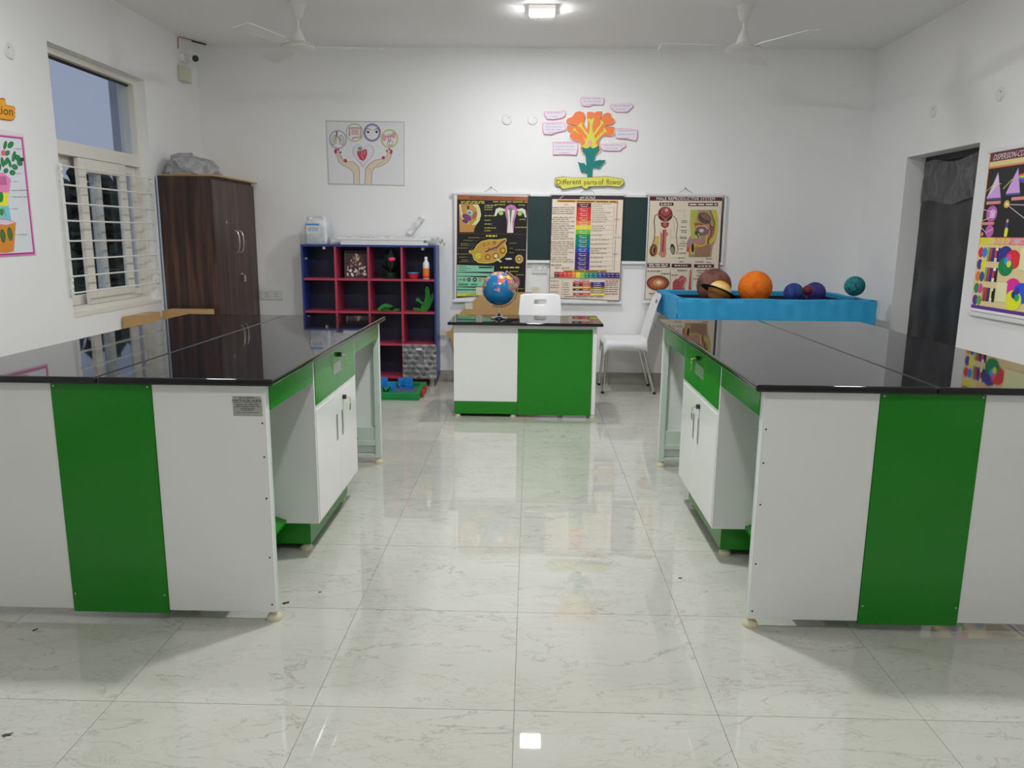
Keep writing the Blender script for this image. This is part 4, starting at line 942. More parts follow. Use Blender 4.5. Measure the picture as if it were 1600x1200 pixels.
notes = [([(510, 95), (600, 90), (775, 100), (780, 140), (765, 178), (640, 178), (600, 196), (530, 190), (500, 140)], 3, 'pink edged paper note above the paper flower, topmost one'),
         ([(860, 175), (1100, 168), (1118, 200), (1080, 235), (1050, 262), (920, 262), (880, 235), (852, 205)], 2, 'pink edged paper note at the upper right of the flower'),
         ([(85, 262), (250, 262), (300, 246), (332, 270), (322, 310), (280, 335), (180, 348), (110, 345), (100, 320), (76, 296)], 2, 'bright pink edged paper note at the upper left of the flower'),
         ([(62, 395), (300, 385), (325, 420), (325, 480), (220, 500), (165, 528), (75, 520), (60, 460)], 4, 'pink edged paper note left of the petals, below another note'),
         ([(180, 618), (300, 618), (370, 610), (470, 628), (470, 700), (455, 766), (300, 758), (180, 765), (186, 690)], 4, 'squarish pink edged paper note at the lower left of the petals'),
         ([(912, 458), (1060, 462), (1165, 475), (1168, 560), (1150, 600), (1040, 578), (918, 568), (908, 520)], 3, 'squarish pink edged paper note at the right of the petals'),
         ([(738, 640), (860, 640), (1030, 632), (1032, 666), (985, 690), (970, 716), (860, 716), (770, 712), (735, 680)], 2, 'pink edged paper note right of the stem, below the petals')]
for i, (pts, nl, lb) in enumerate(notes):
    P0 = at(840+sum(q[0] for q in pts)/len(pts)/7.5, 140+sum(q[1] for q in pts)/len(pts)/7.5, Y=YB)
    t = thing('paper_note', lb, 'note', tuple(P0), group='notes round the paper flower')
    ol = blob(pts, 5, 4)
    cxx = sum(q[0] for q in ol)/len(ol); cyy = sum(q[1] for q in ol)/len(ol)
    cut('pink_edge', ol, (226, 100, 166) if i == 2 else (224, 132, 176), t, 0.000)
    cut('note_face', [(cxx+(x-cxx)*0.955, cyy+(y-cyy)*0.90) for x, y in ol], (218, 210, 220), t, 0.0018)
    p = Print(840, 140, 7.5, Y=YD-0.0034, base=0.0002)
    xs = [q[0] for q in pts]; yy0, yy1 = min(q[1] for q in pts), max(q[1] for q in pts)
    for k in range(nl):
        yk = yy0+(yy1-yy0)*(k+0.6)/(nl+0.3)-6; ins = 36+(26 if k == nl-1 else 0)
        p.greek(min(xs)+ins, max(xs)-ins-(30 if k == nl-1 else 0), yk, 8, (172, 168, 178))
    p.build('handwriting', t)

# ------------------------------------------------------------------ wall plates, sockets
def disc(p, n, label, r=0.045):
    t = thing('round_wall_plate', label, 'wall plate', p, group='round wall plates')
    P = Vector(p); ax = 'y' if n == 'y' else 'x'; sg = -1 if n in ('y', 'x') else 1
    def L(prof, dx=(0, 0, 0), seg=28):
        b = MB().lathe([(r_, sg*z) for r_, z in prof], tuple(P+Vector(dx)), seg, ax=ax); return b
    L([(r, 0), (r, 0.006), (r*0.93, 0.011)]).build('plate', M['switch_plate'], t, smooth=True)
    off = Vector((0, -0.011, 0)) if n == 'y' else Vector((sg*0.011, 0, 0))
    L([(r*0.55, 0), (r*0.55, 0.0015)], off).build('cover_ring', M['rail'], t, smooth=True)
    d = Vector((0, 0, 0.014)) + (Vector((0.016, 0, 0)) if n == 'y' else Vector((0, -0.014, 0)))
    L([(0.004, 0), (0.004, 0.003)], off+d, 10).build('cable_hole', M['black_plastic'], t)
disc((-0.227, YB, 2.395), 'y', 'round wall plate on the back wall, further from the paper flower')
disc((0.002, YB, 2.397), 'y', 'round wall plate on the back wall beside the paper flower notes')
disc((3.0, 6.068, 2.32), 'x', 'round wall plate above the dark door')
disc((3.0, 5.232, 2.299), 'x', 'round wall plate above the colour chart')
disc((-3.0, 4.58, 2.389), '-x', 'round wall plate left of the window top')
def socket(x0, x1, z0, z1, label):
    t = thing('wall_socket', label, 'socket', ((x0+x1)/2, YB, z0), group='double wall sockets')
    MB().box(x0, x1, YB-0.012, YB, z0, z1).build('plate', M['switch_plate'], t, bev=0.003)
    for f in (0.27, 0.73):
        xm, zm = x0+(x1-x0)*f, (z0+z1)/2
        b = MB()
        for dx, dz, r_ in ((0, 0.012, 0.0045), (-0.011, -0.010, 0.0035), (0.011, -0.010, 0.0035)): b.lathe([(r_, -0.0132), (r_, -0.0118)], (xm+dx, YB, zm+dz), 10, ax='y')
        b.build('pin_holes', M['black_plastic'], t)
    for f in (0.455, 0.545):
        xm = x0+(x1-x0)*f; MB().box(xm-0.007, xm+0.007, YB-0.015, YB-0.012, (z0+z1)/2-0.02, (z0+z1)/2+0.02).build('switch', M['rail'], t, bev=0.001)
socket(-2.530, -2.325, 0.762, 0.850, 'white double wall socket between the dark cupboard and blue shelf')
socket(0.018, 0.155, 1.035, 1.122, 'white double wall socket between two charts under the green board')

# ------------------------------------------------------------------ blue pigeonhole shelf and its things
sx0, sx1, sy0, sy1, sz0, sz1 = -2.055, -0.842, 6.885, 7.145, 0.075, 1.283
sf = thing('pigeonhole_shelf', 'blue shelf unit with crimson dividers making sixteen open cells', 'shelf', ((sx0+sx1)/2, 7.01, 0))
tk = 0.018
MB().box(sx0, sx0+tk, sy0, sy1, sz0, sz1).build('side_panel', M['blue_lam'], sf, bev=0.001, seg=1)
MB().box(sx1-tk, sx1, sy0, sy1, sz0, sz1).build('side_panel', M['blue_lam'], sf, bev=0.001, seg=1)
MB().box(sx0+tk, sx1-tk, sy0, sy1, sz1-tk, sz1).build('top_panel', M['blue_lam'], sf, bev=0.001, seg=1)
MB().box(sx0+tk, sx1-tk, sy0, sy1, sz0, sz0+tk).build('bottom_panel', M['pink_lam'], sf, bev=0.001, seg=1)
M['blue_back'] = plain('navy_back_panel', C(24, 28, 60, 1.1), 0.5, var=0.05)
MB().box(sx0+tk, sx1-tk, sy1-0.008, sy1, sz0+tk, sz1-tk).build('back_panel', M['blue_back'], sf)
cw = (sx1-sx0-tk)/4; zs = [0.398, 0.690, 0.984]
for i in (1, 2, 3):
    xx = sx0+i*cw; MB().box(xx, xx+tk, sy0+0.001, sy1-0.008, sz0+tk, sz1-tk).build('divider', M['pink_lam'], sf)
for z in zs:
    for i in range(4):
        a = sx0+i*cw+tk; MB().box(a+0.0002, a+cw-tk-0.0002, sy0+0.002, sy1-0.008, z-tk, z).build('cell_shelf', M['pink_lam'], sf)
for xx in (sx0+0.05, sx1-0.05):
    for yy in (sy0+0.035, sy1-0.05):
        MB().box(xx-0.02, xx+0.02, yy-0.02, yy+0.02, 0, sz0).build('foot', M['steel'], sf, bev=0.003)
for x, z in ((sx0+0.205, sz1-tk-0.012), (sx1-0.12, sz1-tk-0.012)):
    MB().box(x-0.013, x+0.013, sy0+0.02, sy0+0.05, z-0.012, z+0.012).build('door_catch', M['steel'], sf, bev=0.002)
MB().box(sx0+tk, sx0+tk+0.02, sy0+0.06, sy0+0.085, 1.145, 1.165).build('door_catch', M['steel'], sf, bev=0.002)
def cell(i, j):   # column, row from the top -> floor of the cell
    x0 = sx0+i*cw+tk; return x0, x0+cw-tk, ([0.984, 0.690, 0.398, sz0+tk][j])
# framed picture
x0, x1, z = cell(1, 0)
fp = thing('framed_picture', 'small framed devotional picture leaning in a top cell of the blue shelf', 'picture', ((x0+x1)/2+0.02, 6.98, z), 0.0)
fp.rotation_euler = (-0.16, 0, 0.10)
b = MB()
for q in ((-0.108, 0.108, 0, 0.012), (-0.108, 0.108, 0.233, 0.245)): b.box(q[0], q[1], -0.008, 0.008, q[2], q[3])
b.box(-0.108, -0.096, -0.008, 0.008, 0.012, 0.233); b.box(0.096, 0.108, -0.008, 0.008, 0.012, 0.233)
b.build('frame', plain('dark_frame', C(70, 40, 28, 1.2), 0.3), fp, local=True)
MB().box(-0.097, 0.097, 0.0, 0.006, 0.011, 0.234).build('backing', M['black_plastic'], fp, local=True)
me_v, me_f, me_c = [], [], []
def pic(pts, col, d):
    n = len(me_v); me_v.extend([(x, -d, z_) for x, z_ in pts]); me_f.append(tuple(range(n, n+len(pts)))); me_c.append(C(*col, 1.5))
pic([(-0.096, 0.012), (0.096, 0.012), (0.096, 0.233), (-0.096, 0.233)], (46, 30, 30), 0.0005)
pic([(0.07*math.cos(t), 0.10+0.115*math.sin(t)) for t in [PI*i/14 for i in range(15)]], (70, 46, 40), 0.0008)
rr = random.Random(4)
for k in range(70):
    zz = rr.uniform(0.02, 0.215); w_ = 0.085*(1-max(0, (zz-0.1))/0.135); xx = rr.uniform(-w_, w_); s_ = rr.uniform(0.004, 0.012)
    cc = rr.choice([(190, 186, 190), (150, 150, 160), (214, 196, 190), (160, 90, 100), (120, 110, 120), (206, 170, 150)] if zz < 0.13 else [(150, 110, 110), (180, 150, 140), (130, 60, 66), (96, 80, 76), (200, 170, 120)])
    pic([(xx+s_*math.cos(t), zz+s_*1.2*math.sin(t)) for t in [2*PI*i/7+k for i in range(7)]], cc, 0.001+k*0.00003)
mm = bpy.data.meshes.new('picture_print'); mm.from_pydata(me_v, [], me_f); a_ = mm.attributes.new('ink', 'FLOAT_COLOR', 'FACE')
for i, c in enumerate(me_c): a_.data[i].color = c+(1,)
mm.materials.append(M['ink']); o = bpy.data.objects.new('picture_print', mm); COL.objects.link(o); o.parent = fp
# lotus pot model
def leafblade(b, p0, ang, ln, wd, up, n=6):
    """curved thin leaf from p0"""
    d = Vector((math.cos(ang), math.sin(ang), 0)); s_ = Vector((-d.y, d.x, 0)); L, R = [], []
    for i in range(n+1):
        f = i/n; c = Vector(p0)+d*ln*f*0.6+Vector((0, 0, up*f-0.25*ln*f*f)); w = wd*math.sin(PI*min(0.97, max(0.06, f)))
        L.append(c+s_*w); R.append(c-s_*w)
    vs = L+R; fs = [(i, i+1, n+2+i, n+1+i) for i in range(n)]
    vs2 = [v+Vector((0, 0, 0.002)) for v in vs]; m_ = len(vs)
    b.add(vs+vs2, fs+[tuple(i+m_ for i in f)[::-1] for f in fs])
x0, x1, z = cell(2, 0); cx_, cy_ = (x0+x1)/2+0.035, 6.985
fl_ = thing('craft_lotus', 'pink craft flower on dark green craft leaves in the third top cell', 'craft model', (cx_, cy_, z))
MB().lathe([(0.085, 0), (0.09, 0.004), (0.09, 0.006), (0.055, 0.012), (0.06, 0.04), (0.066, 0.055), (0.05, 0.058)], (cx_, cy_, z), 24).build('base', M['deep_green'], fl_, smooth=True)
b = MB()
for k in range(9): leafblade(b, (cx_, cy_, z+0.05), k*0.7, 0.14+0.03*(k % 3), 0.032, 0.10+0.05*(k % 4))
b.build('leaves', M['deep_green'], fl_)
b = MB(); b.tube([(cx_, cy_, z+0.05), (cx_+0.015, cy_-0.04, z+0.15)], 0.004, 8); b.build('stem', M['red_plastic'], fl_)
b = MB(); b.sphere((cx_+0.015, cy_-0.045, z+0.175), 0.036, 14, 8, (1, 0.7, 0.62)); b.build('flower_head', M['pink'], fl_, smooth=True)
# bowl and bottle
x0, x1, z = cell(3, 0)
bw = thing('red_bowl', 'small red plastic bowl with blue rim beside the bottle', 'bowl', (x0+0.088, 6.94, z))
MB().lathe([(0.034, 0), (0.036, 0.003), (0.050, 0.052), (0.047, 0.052), (0.032, 0.008), (0.0005, 0.008)], (x0+0.088, 6.94, z), 28).build('bowl_body', M['red_plastic'], bw, smooth=True)
MB().lathe([(0.0498, 0.052), (0.0515, 0.055), (0.0505, 0.059), (0.047, 0.059), (0.0468, 0.0525)], (x0+0.088, 6.94, z), 28).build('rim', M['toy_blue'], bw, smooth=True)
bt = thing('glue_bottle', 'white plastic bottle with orange label in the top right cell', 'bottle', (x1-0.078, 6.94, z))
bx_, by_ = x1-0.078, 6.94
MB().lathe([(0.028, 0), (0.030, 0.004), (0.030, 0.125), (0.028, 0.145), (0.015, 0.162), (0.013, 0.172)], (bx_, by_, z), 24).build('bottle_body', M['white_plastic'], bt, smooth=True)
MB().lathe([(0.0145, 0.172), (0.0145, 0.195), (0.010, 0.200)], (bx_, by_, z), 20).build('cap', M['white_plastic'], bt, smooth=True)
MB().lathe([(0.0303, 0.028), (0.0306, 0.030), (0.0306, 0.096), (0.0303, 0.098)], (bx_, by_, z), 24).build('label', plain('orange_label', C(232, 120, 40, 1.2), 0.4, var=0.3, scale=60), bt, smooth=True)
MB().lathe([(0.0303, 0.008), (0.0308, 0.009), (0.0308, 0.030), (0.0303, 0.031)], (bx_, by_, z), 24).build('label_band', plain('red_label', C(196, 60, 40, 1.2), 0.4, var=0.3, scale=80), bt, smooth=True)
# green craft animals
x0, x1, z = cell(2, 1)
fg = thing('craft_frog', 'bright green folded craft frog model in the third cell of the second row', 'craft model', (x0+0.14, 6.97, z))
q = fg.location
MB().lathe([(0.095, 0), (0.10, 0.003), (0.09, 0.006)], (q.x, q.y, z), 20).build('base', plain('brown_base', C(110, 76, 40, 1.2), 0.6), fg, smooth=True)
def cutout(name, pts, y0, mat, parent, th=0.010):
    P = [at(560+x_/8.657, 390+y_/8.657, Y=y0) for x_, y_ in pts]
    zmin = min(p_.z for p_ in P); dz = z+0.001-zmin if abs(zmin-z) < 0.03 else 0
    return MB().prism([(p_.x, p_.z+dz) for p_ in P], th, (0, y0, 0), (1, 0, 0), (0, 0, 1)).build(name, mat, parent, bev=0.002)
cutout('shell', [(290, 742), (330, 706), (380, 694), (440, 714), (480, 732), (440, 746), (400, 742), (352, 748), (330, 772), (300, 796), (262, 772)], 6.95, M['leaf_green'], fg, 0.05)
cutout('body', [(330, 806), (345, 762), (400, 748), (432, 752), (428, 806)], 6.96, M['leaf_green'], fg, 0.03)
cutout('head', [(476, 826), (496, 800), (540, 796), (566, 808), (548, 830), (500, 832)], 6.945, M['leaf_green'], fg, 0.02)
x0, x1, z = cell(3, 1)
cc_ = thing('craft_reptile', 'spotted green craft cut-out with raised tail in the rightmost second row cell', 'craft model', (x0+0.15, 6.98, z)); q = cc_.location
M['spotted'] = plain('spotted_green_craft', C(30, 120, 36, 1.1), 0.5, var=0.75, scale=70)
cutout('body', [(760, 826), (735, 800), (745, 782), (790, 782), (840, 796), (856, 742), (900, 722), (985, 738), (975, 772), (950, 806), (926, 830)], 6.965, M['spotted'], cc_)
cutout('arm', [(858, 740), (800, 700), (778, 696), (782, 664), (806, 648), (830, 668), (848, 696), (880, 716), (900, 730)], 6.955, M['spotted'], cc_)
cutout('tail', [(884, 728), (902, 640), (906, 520), (930, 498), (956, 512), (968, 600), (984, 660), (990, 600), (1014, 580), (1020, 640), (1004, 710), (980, 745)], 6.978, M['spotted'], cc_)
MB().box(q.x-0.09, q.x+0.05, q.y-0.03, q.y+0.03, z+0.0003, z+0.003).build('base_card', plain('brown_base_card', C(96, 40, 44), 0.6), cc_)
# wrapped panel over the lowest right cell
x0, x1, z = cell(3, 3)
wp_ = thing('wrapped_panel', 'silvery plastic wrapped panel leaning over the lowest right shelf cell', 'wrapped panel', ((x0+x1)/2, sy0-0.02, 0.09))
MB().box(x0-0.006, x1+0.012, sy0-0.014, sy0-0.004, 0.094, 0.388).build('panel', plain('grey_panel', (0.10, 0.10, 0.11), 0.4), wp_)
def wrap(u, v):
    return (x0-0.012+u*(x1-x0+0.03), sy0-0.020-0.006*math.sin(u*21+v*9)*math.sin(v*17+u*5)-0.004*math.sin(v*41), 0.080+v*0.318)
MB().grid(wrap, 40, 46).build('clear_wrapping', M['film'], wp_, smooth=True)
MB().box((x0+x1)/2-0.028, (x0+x1)/2+0.028, sy0-0.031, sy0-0.030, 0.345, 0.366).build('sticker', M['paper'], wp_, label='small white sticker')
# things on top of the shelf
jg = thing('plastic_jug', 'milky five litre plastic jerrycan with blue and white label on the shelf', 'jerrycan', (-1.93, 7.0, sz1)); jx, jy = -1.932, 7.02
def rr_ring(hx, hy, r, z, n=6):
    out = []
    for cxs, cys, a0 in ((1, 1, 0), (-1, 1, PI/2), (-1, -1, PI), (1, -1, 1.5*PI)):
        for i in range(n+1):
            a = a0+PI/2*i/n; out.append((jx+cxs*(hx-r)+r*math.cos(a), jy+cys*(hy-r)+r*math.sin(a), z))
    return out
b = MB(); prof = [(0.094, 0.066, 0.0), (0.100, 0.072, 0.008), (0.100, 0.072, 0.165), (0.094, 0.066, 0.195), (0.070, 0.05, 0.216), (0.062, 0.044, 0.220)]
rings = [rr_ring(hx, hy, 0.03, sz1+z_) for hx, hy, z_ in prof]; n_ = len(rings[0])
vs = [v for r_ in rings for v in r_]; fs = [(i*n_+k, i*n_+(k+1) % n_, (i+1)*n_+(k+1) % n_, (i+1)*n_+k) for i in range(len(rings)-1) for k in range(n_)]
fs += [tuple(range(n_))[::-1], tuple(range((len(rings)-1)*n_, len(rings)*n_))]
b.add(vs, fs); b.build('can_body', M['jug'], jg, smooth=True)
MB().tube([(jx-0.045, jy, sz1+0.215), (jx-0.03, jy, sz1+0.246), (jx+0.035, jy, sz1+0.250), (jx+0.062, jy, sz1+0.238), (jx+0.068, jy, sz1+0.205)], 0.011, 10).build('handle', M['jug'], jg, smooth=True)
MB().lathe([(0.022, 0.214), (0.022, 0.240), (0.018, 0.243)], (jx-0.066, jy, sz1), 20).build('cap', M['white_plastic'], jg, smooth=True)
MB().box(jx-0.082, jx+0.036, jy-0.0745, jy-0.0725, sz1+0.095, sz1+0.185).build('label', M['paper'], jg)
MB().box(jx-0.082, jx+0.036, jy-0.0755, jy-0.0746, sz1+0.166, sz1+0.183).build('label_header', plain('blue_label', C(60, 140, 200, 1.3), 0.4), jg)
p = Print(440, 330, 3.871, k=1.1, Y=jy-0.0756, base=0.0002)
for yy in (98, 104, 110, 117): p.greek(160, 222, yy, 2.5, (110, 140, 180))
p.build('label_print', jg)
z = sz1
for k, (a, c_, y0_, y1_, th, lb, mt) in enumerate((( -1.70, -0.915, 6.90, 7.10, 0.022, 'white foam sheet at the bottom of the pile on the shelf', 'white_plastic'),
                                          (-1.79, -0.955, 6.925, 7.12, 0.020, 'white foam sheet second from the bottom of the pile on the shelf', 'paper'),
                                          (-1.735, -0.885, 6.915, 7.10, 0.016, 'white chart roll packet third in the pile on the shelf', 'white_plastic'),
                                          (-1.76, -0.835, 6.93, 7.12, 0.014, 'clear sleeved sheet topmost of the pile on the shelf', 'clear'))):
    o = MB().box(a, c_, y0_, y1_, z+0.0005, z+th).build('foam_sheet', M[mt], bev=0.002); tag(o, lb, 'sheet', 'sheets piled on the shelf'); z += th+0.0005
o = MB().lathe([(0.10, 0), (0.10, 0.006)], (0, 0, 0), 30); 
cs = MB().grid(lambda u, v: (-0.833+u*0.055, 6.90+v*0.2, sz1+0.045+0.018*math.sin(u*9+v*4)+0.010*math.sin(v*23)-0.03*u*u), 16, 20).build('plastic_sleeve', M['film'], smooth=True)
tag(cs, 'crumpled clear plastic sleeve end hanging over the right end of the shelf top', 'plastic sleeve')
ps = thing('clear_tube', 'slanting clear plastic tube leaning on the wall above the piled sheets', 'tube', (-1.10, 7.05, z))
b = MB(); b.tube([(-1.118, 7.098, z+0.03), (-1.0, 7.125, z+0.165)], [0.030, 0.026], 14); b.build('tube_body', M['clear'], ps, smooth=True)
b = MB(); b.tube([(-1.0, 7.125, z+0.165), (-0.993, 7.128, z+0.175)], [0.029, 0.029], 14); b.build('tube_cap', M['white_plastic'], ps, smooth=True)
M['dkgreen'] = M['deep_green']
gd = MB().lathe([(0.09, 0), (0.095, 0.004), (0.09, 0.010)], (-1.36, 6.975, sz1+0.0005), 28)
# flat green toy tray on the floor
tr = thing('toy_garden_tray', 'green plastic tray of blue and green toy pieces on the floor by the shelf', 'tray', (-1.22, 6.52, 0))
tx0, tx1, ty0, ty1 = -1.55, -0.925, 6.29, 6.80
b = MB(); b.box(tx0, tx1, ty0, ty1, 0.0, 0.012)
b.box(tx0, tx1, ty0, ty0+0.045, 0.012, 0.065); b.box(tx0, tx1, ty1-0.045, ty1, 0.012, 0.065); b.box(tx0, tx0+0.045, ty0+0.045, ty1-0.045, 0.012, 0.065); b.box(tx1-0.045, tx1, ty0+0.045, ty1-0.045, 0.012, 0.065)
b.build('tray_body', M['green_plastic'], tr, bev=0.008, seg=3)
MB().box(tx0+0.046, tx1-0.046, ty0+0.046, ty1-0.046, 0.0125, 0.030).build('tray_mat', M['soil'], tr)
for yy in (6.46, 6.62): MB().box(tx1, tx1+0.022, yy-0.05, yy+0.05, 0.018, 0.058).build('clip', M['red_plastic'], tr, bev=0.004)
for k, (x, y, a, h) in enumerate(((-1.20, 6.52, 0.4, 0.085), (-1.07, 6.66, -0.3, 0.10), (-1.13, 6.70, 0.5, 0.085), (-1.30, 6.68, 0.1, 0.095), (-1.42, 6.60, -0.5, 0.09))):
    tb = thing('toy_block', 'blue plastic toy piece standing in the green tray, ' + ('nearest the middle', 'rightmost', 'second from the right', 'behind the green toy plant', 'leftmost')[k], 'toy', (x, y, 0.030), a, group='blue toy pieces')
    MB().box(-0.035, 0.035, -0.03, 0.03, 0, 0.012).build('foot_plate', M['toy_blue'], tb, local=True, bev=0.003)
    MB().box(-0.042, 0.042, -0.008, 0.008, 0.012, h).build('panel', M['toy_blue'], tb, local=True, bev=0.006)
    MB().box(-0.015, 0.015, -0.022, -0.008, 0.02, h*0.7).build('tab', M['toy_blue'], tb, local=True, bev=0.003)
tp = thing('toy_plant', 'bright green spiky toy plant in the green tray', 'toy', (-1.22, 6.40, 0.030)); b = MB()
for k in range(12): leafblade(b, (-1.22, 6.40, 0.032), k*0.52, 0.09, 0.012, 0.05+0.02*(k % 3))
b.build('blades', M['leaf_green'], tp); MB().lathe([(0.02, 0), (0.022, 0.006), (0.012, 0.02)], (-1.22, 6.40, 0.030), 12).build('root', M['leaf_green'], tp)

# cardboard cut-out behind the desk
cbx = thing('cardboard_sheet', 'large angular brown cardboard sheet leaning on the wall behind the desk', 'cardboard', (-0.35, 7.05, 0))
poly = [(-0.60, 0.0), (-0.08, 0.0), (0.04, 0.30), (0.10, 0.55), (0.035, 0.80), (0.055, 0.88), (0.005, 0.862), (-0.365, 0.868), (-0.46, 0.845), (-0.50, 0.80), (-0.62, 0.70), (-0.70, 0.585), (-0.735, 0.50), (-0.815, 0.475), (-0.735, 0.43), (-0.71, 0.34), (-0.64, 0.15)]
b = MB().prism(poly, 0.006, (0, 0, 0), (1, 0, 0), (0, 0, 1))
lean = 0.075
b.v = [(x, y+7.055+z_*lean, z_) for x, y, z_ in b.v]; b.build('card', M['card'], cbx)
for (x0_, x1_, za, zb) in ((-0.50, -0.44, 0.83, 0.905), (0.02, 0.085, 0.845, 0.91), (-0.83, -0.775, 0.455, 0.50), (-0.60, -0.53, 0.70, 0.76), (-0.30, -0.28, 0.80, 0.868)):
    b = MB().box(x0_, x1_, -0.001, 0.0005, za, zb); b.v = [(x, y+7.047+z_*lean, z_) for x, y, z_ in b.v]; b.build('tape_strip', M['tape'], cbx)

# ------------------------------------------------------------------ dark cupboard
cx0, cx1, cy0, cy1, cz = -2.972, -2.540, 6.20, 7.14, 1.818
cp = thing('cupboard', 'tall dark walnut two door cupboard in the corner beside the window', 'cupboard', ((cx0+cx1)/2, (cy0+cy1)/2, 0))
MB().box(cx0, cx1-0.02, cy0, cy0+0.018, 0, cz).build('side_panel', M['veneer'], cp, bev=0.001, seg=1)
MB().box(cx0, cx1-0.02, cy1-0.018, cy1, 0, cz).build('side_panel', M['veneer'], cp, bev=0.001, seg=1)
MB().box(cx0, cx1-0.02, cy0+0.018, cy1-0.018, cz-0.018, cz).build('top_panel', M['veneer'], cp)
MB().box(cx0, cx0+0.012, cy0+0.018, cy1-0.018, 0, cz-0.018).build('back_panel', M['veneer'], cp)
MB().box(cx0+0.012, cx1-0.02, cy0+0.018, cy1-0.018, 0.05, 0.07).build('bottom_panel', M['veneer'], cp)
MB().box(cx0-0.014, cx0-0.001, cy0+0.001, cy0+0.014, 0.0, cz-0.005).build('edge_film', M['film_blue'], cp, label='pale blue protective strip')
cym = 6.665
for k, (a, c_) in enumerate(((cy0+0.002, cym-0.001), (cym+0.001, cy1-0.002))):
    d_ = MB().box(cx1-0.018, cx1, a, c_, 0.06, cz-0.022).build('door', M['veneer'], cp, bev=0.001, seg=1)
    yh = c_-0.05 if k == 0 else a+0.05
    yh = 6.63 if k == 0 else 6.725
    MB().tube([(cx1, yh, 1.395), (cx1+0.024, yh, 1.385), (cx1+0.034, yh, 1.345), (cx1+0.036, yh, 1.30), (cx1+0.034, yh, 1.26), (cx1+0.024, yh, 1.222), (cx1, yh, 1.212)], 0.006, 10).build('handle', M['chrome'], d_, smooth=True)
    if k == 0:
        MB().lathe([(0.011, 0), (0.011, 0.004), (0.006, 0.006)], (cx1, 6.45, 1.463), 14, ax='x').build('lock', M['chrome'], d_, smooth=True)
    else:
        MB().lathe([(0.011, 0), (0.011, 0.006)], (cx1, 6.715, 1.027), 14, ax='x').build('lock', M['chrome'], d_, smooth=True)
        b = MB(); b.tube([(cx1+0.006, 6.715, 1.027), (cx1+0.02, 6.73, 1.022)], 0.003, 8); b.box(cx1+0.016, cx1+0.02, 6.735, 6.775, 0.955, 1.01)
        b.build('key', M['steel'], d_)
sh = MB().box(-2.93, -2.505, 6.21, 7.135, cz+0.0005, cz+0.012)
o = sh.build('cardboard_sheet', M['card']); tag(o, 'flat cardboard sheet lying on top of the dark cupboard', 'cardboard')
bg = thing('plastic_bag', 'bulky grey plastic wrapped bundle on top of the dark cupboard', 'bag', (-2.76, 6.50, cz+0.012))
def bagf(u, v):
    a = 2*PI*u; ph = PI*(v*0.5)
    rx, ry, h = 0.205, 0.20, 0.165
    k = 1+0.06*math.sin(5*a+3*v*4)+0.05*math.sin(9*a-v*11)+0.03*math.sin(17*a+v*23)
    r_ = math.cos(ph)**0.55 if v < 1 else 0.0
    return (-2.775+rx*r_*math.cos(a)*k, 6.425+ry*r_*math.sin(a)*k, cz+0.013+h*math.sin(ph)*(1+0.08*math.sin(4*a+v*9)*(1-v))*(1-0.25*math.cos(a)*0.5))
MB().grid(bagf, 60, 24).build('bag_body', M['bag'], bg, smooth=True)
MB().box(-2.80, -2.70, 6.205, 6.25, cz+0.0125, cz+0.022).build('brown_tape', M['card'], bg)

# cartons between the bench and the wall
def carton(x0, x1, y0, y1, h, label, tilt=0.0):
    t = thing('carton', label, 'carton', ((x0+x1)/2, (y0+y1)/2, 0), tilt, group='cartons by the window')
    hx, hy = (x1-x0)/2, (y1-y0)/2
    b = MB(); b.box(-hx, hx, -hy, -hy+0.006, 0, h); b.box(-hx, hx, hy-0.006, hy, 0, h); b.box(-hx, -hx+0.006, -hy+0.006, hy-0.006, 0, h); b.box(hx-0.006, hx, -hy+0.006, hy-0.006, 0, h); b.box(-hx+0.006, hx-0.006, -hy+0.006, hy-0.006, 0, 0.006)
    b.build('carton_body', M['card'], t, local=True)
    b = MB(); b.box(-hx, hx, -hy, -0.002, h, h+0.005); b.box(-hx, hx, 0.002, hy, h, h+0.005); b.build('top_flap', M['card'], t, local=True)
    MB().box(-hx, hx, -0.025, 0.025, h+0.005, h+0.0056).build('tape_strip', M['tape'], t, local=True)
carton(-2.90, -2.56, 5.96, 6.14, 0.765, 'brown carton standing directly in front of the dark cupboard side')
carton(-2.985, -2.885, 5.52, 5.90, 0.760, 'slim brown carton against the wall under the window')

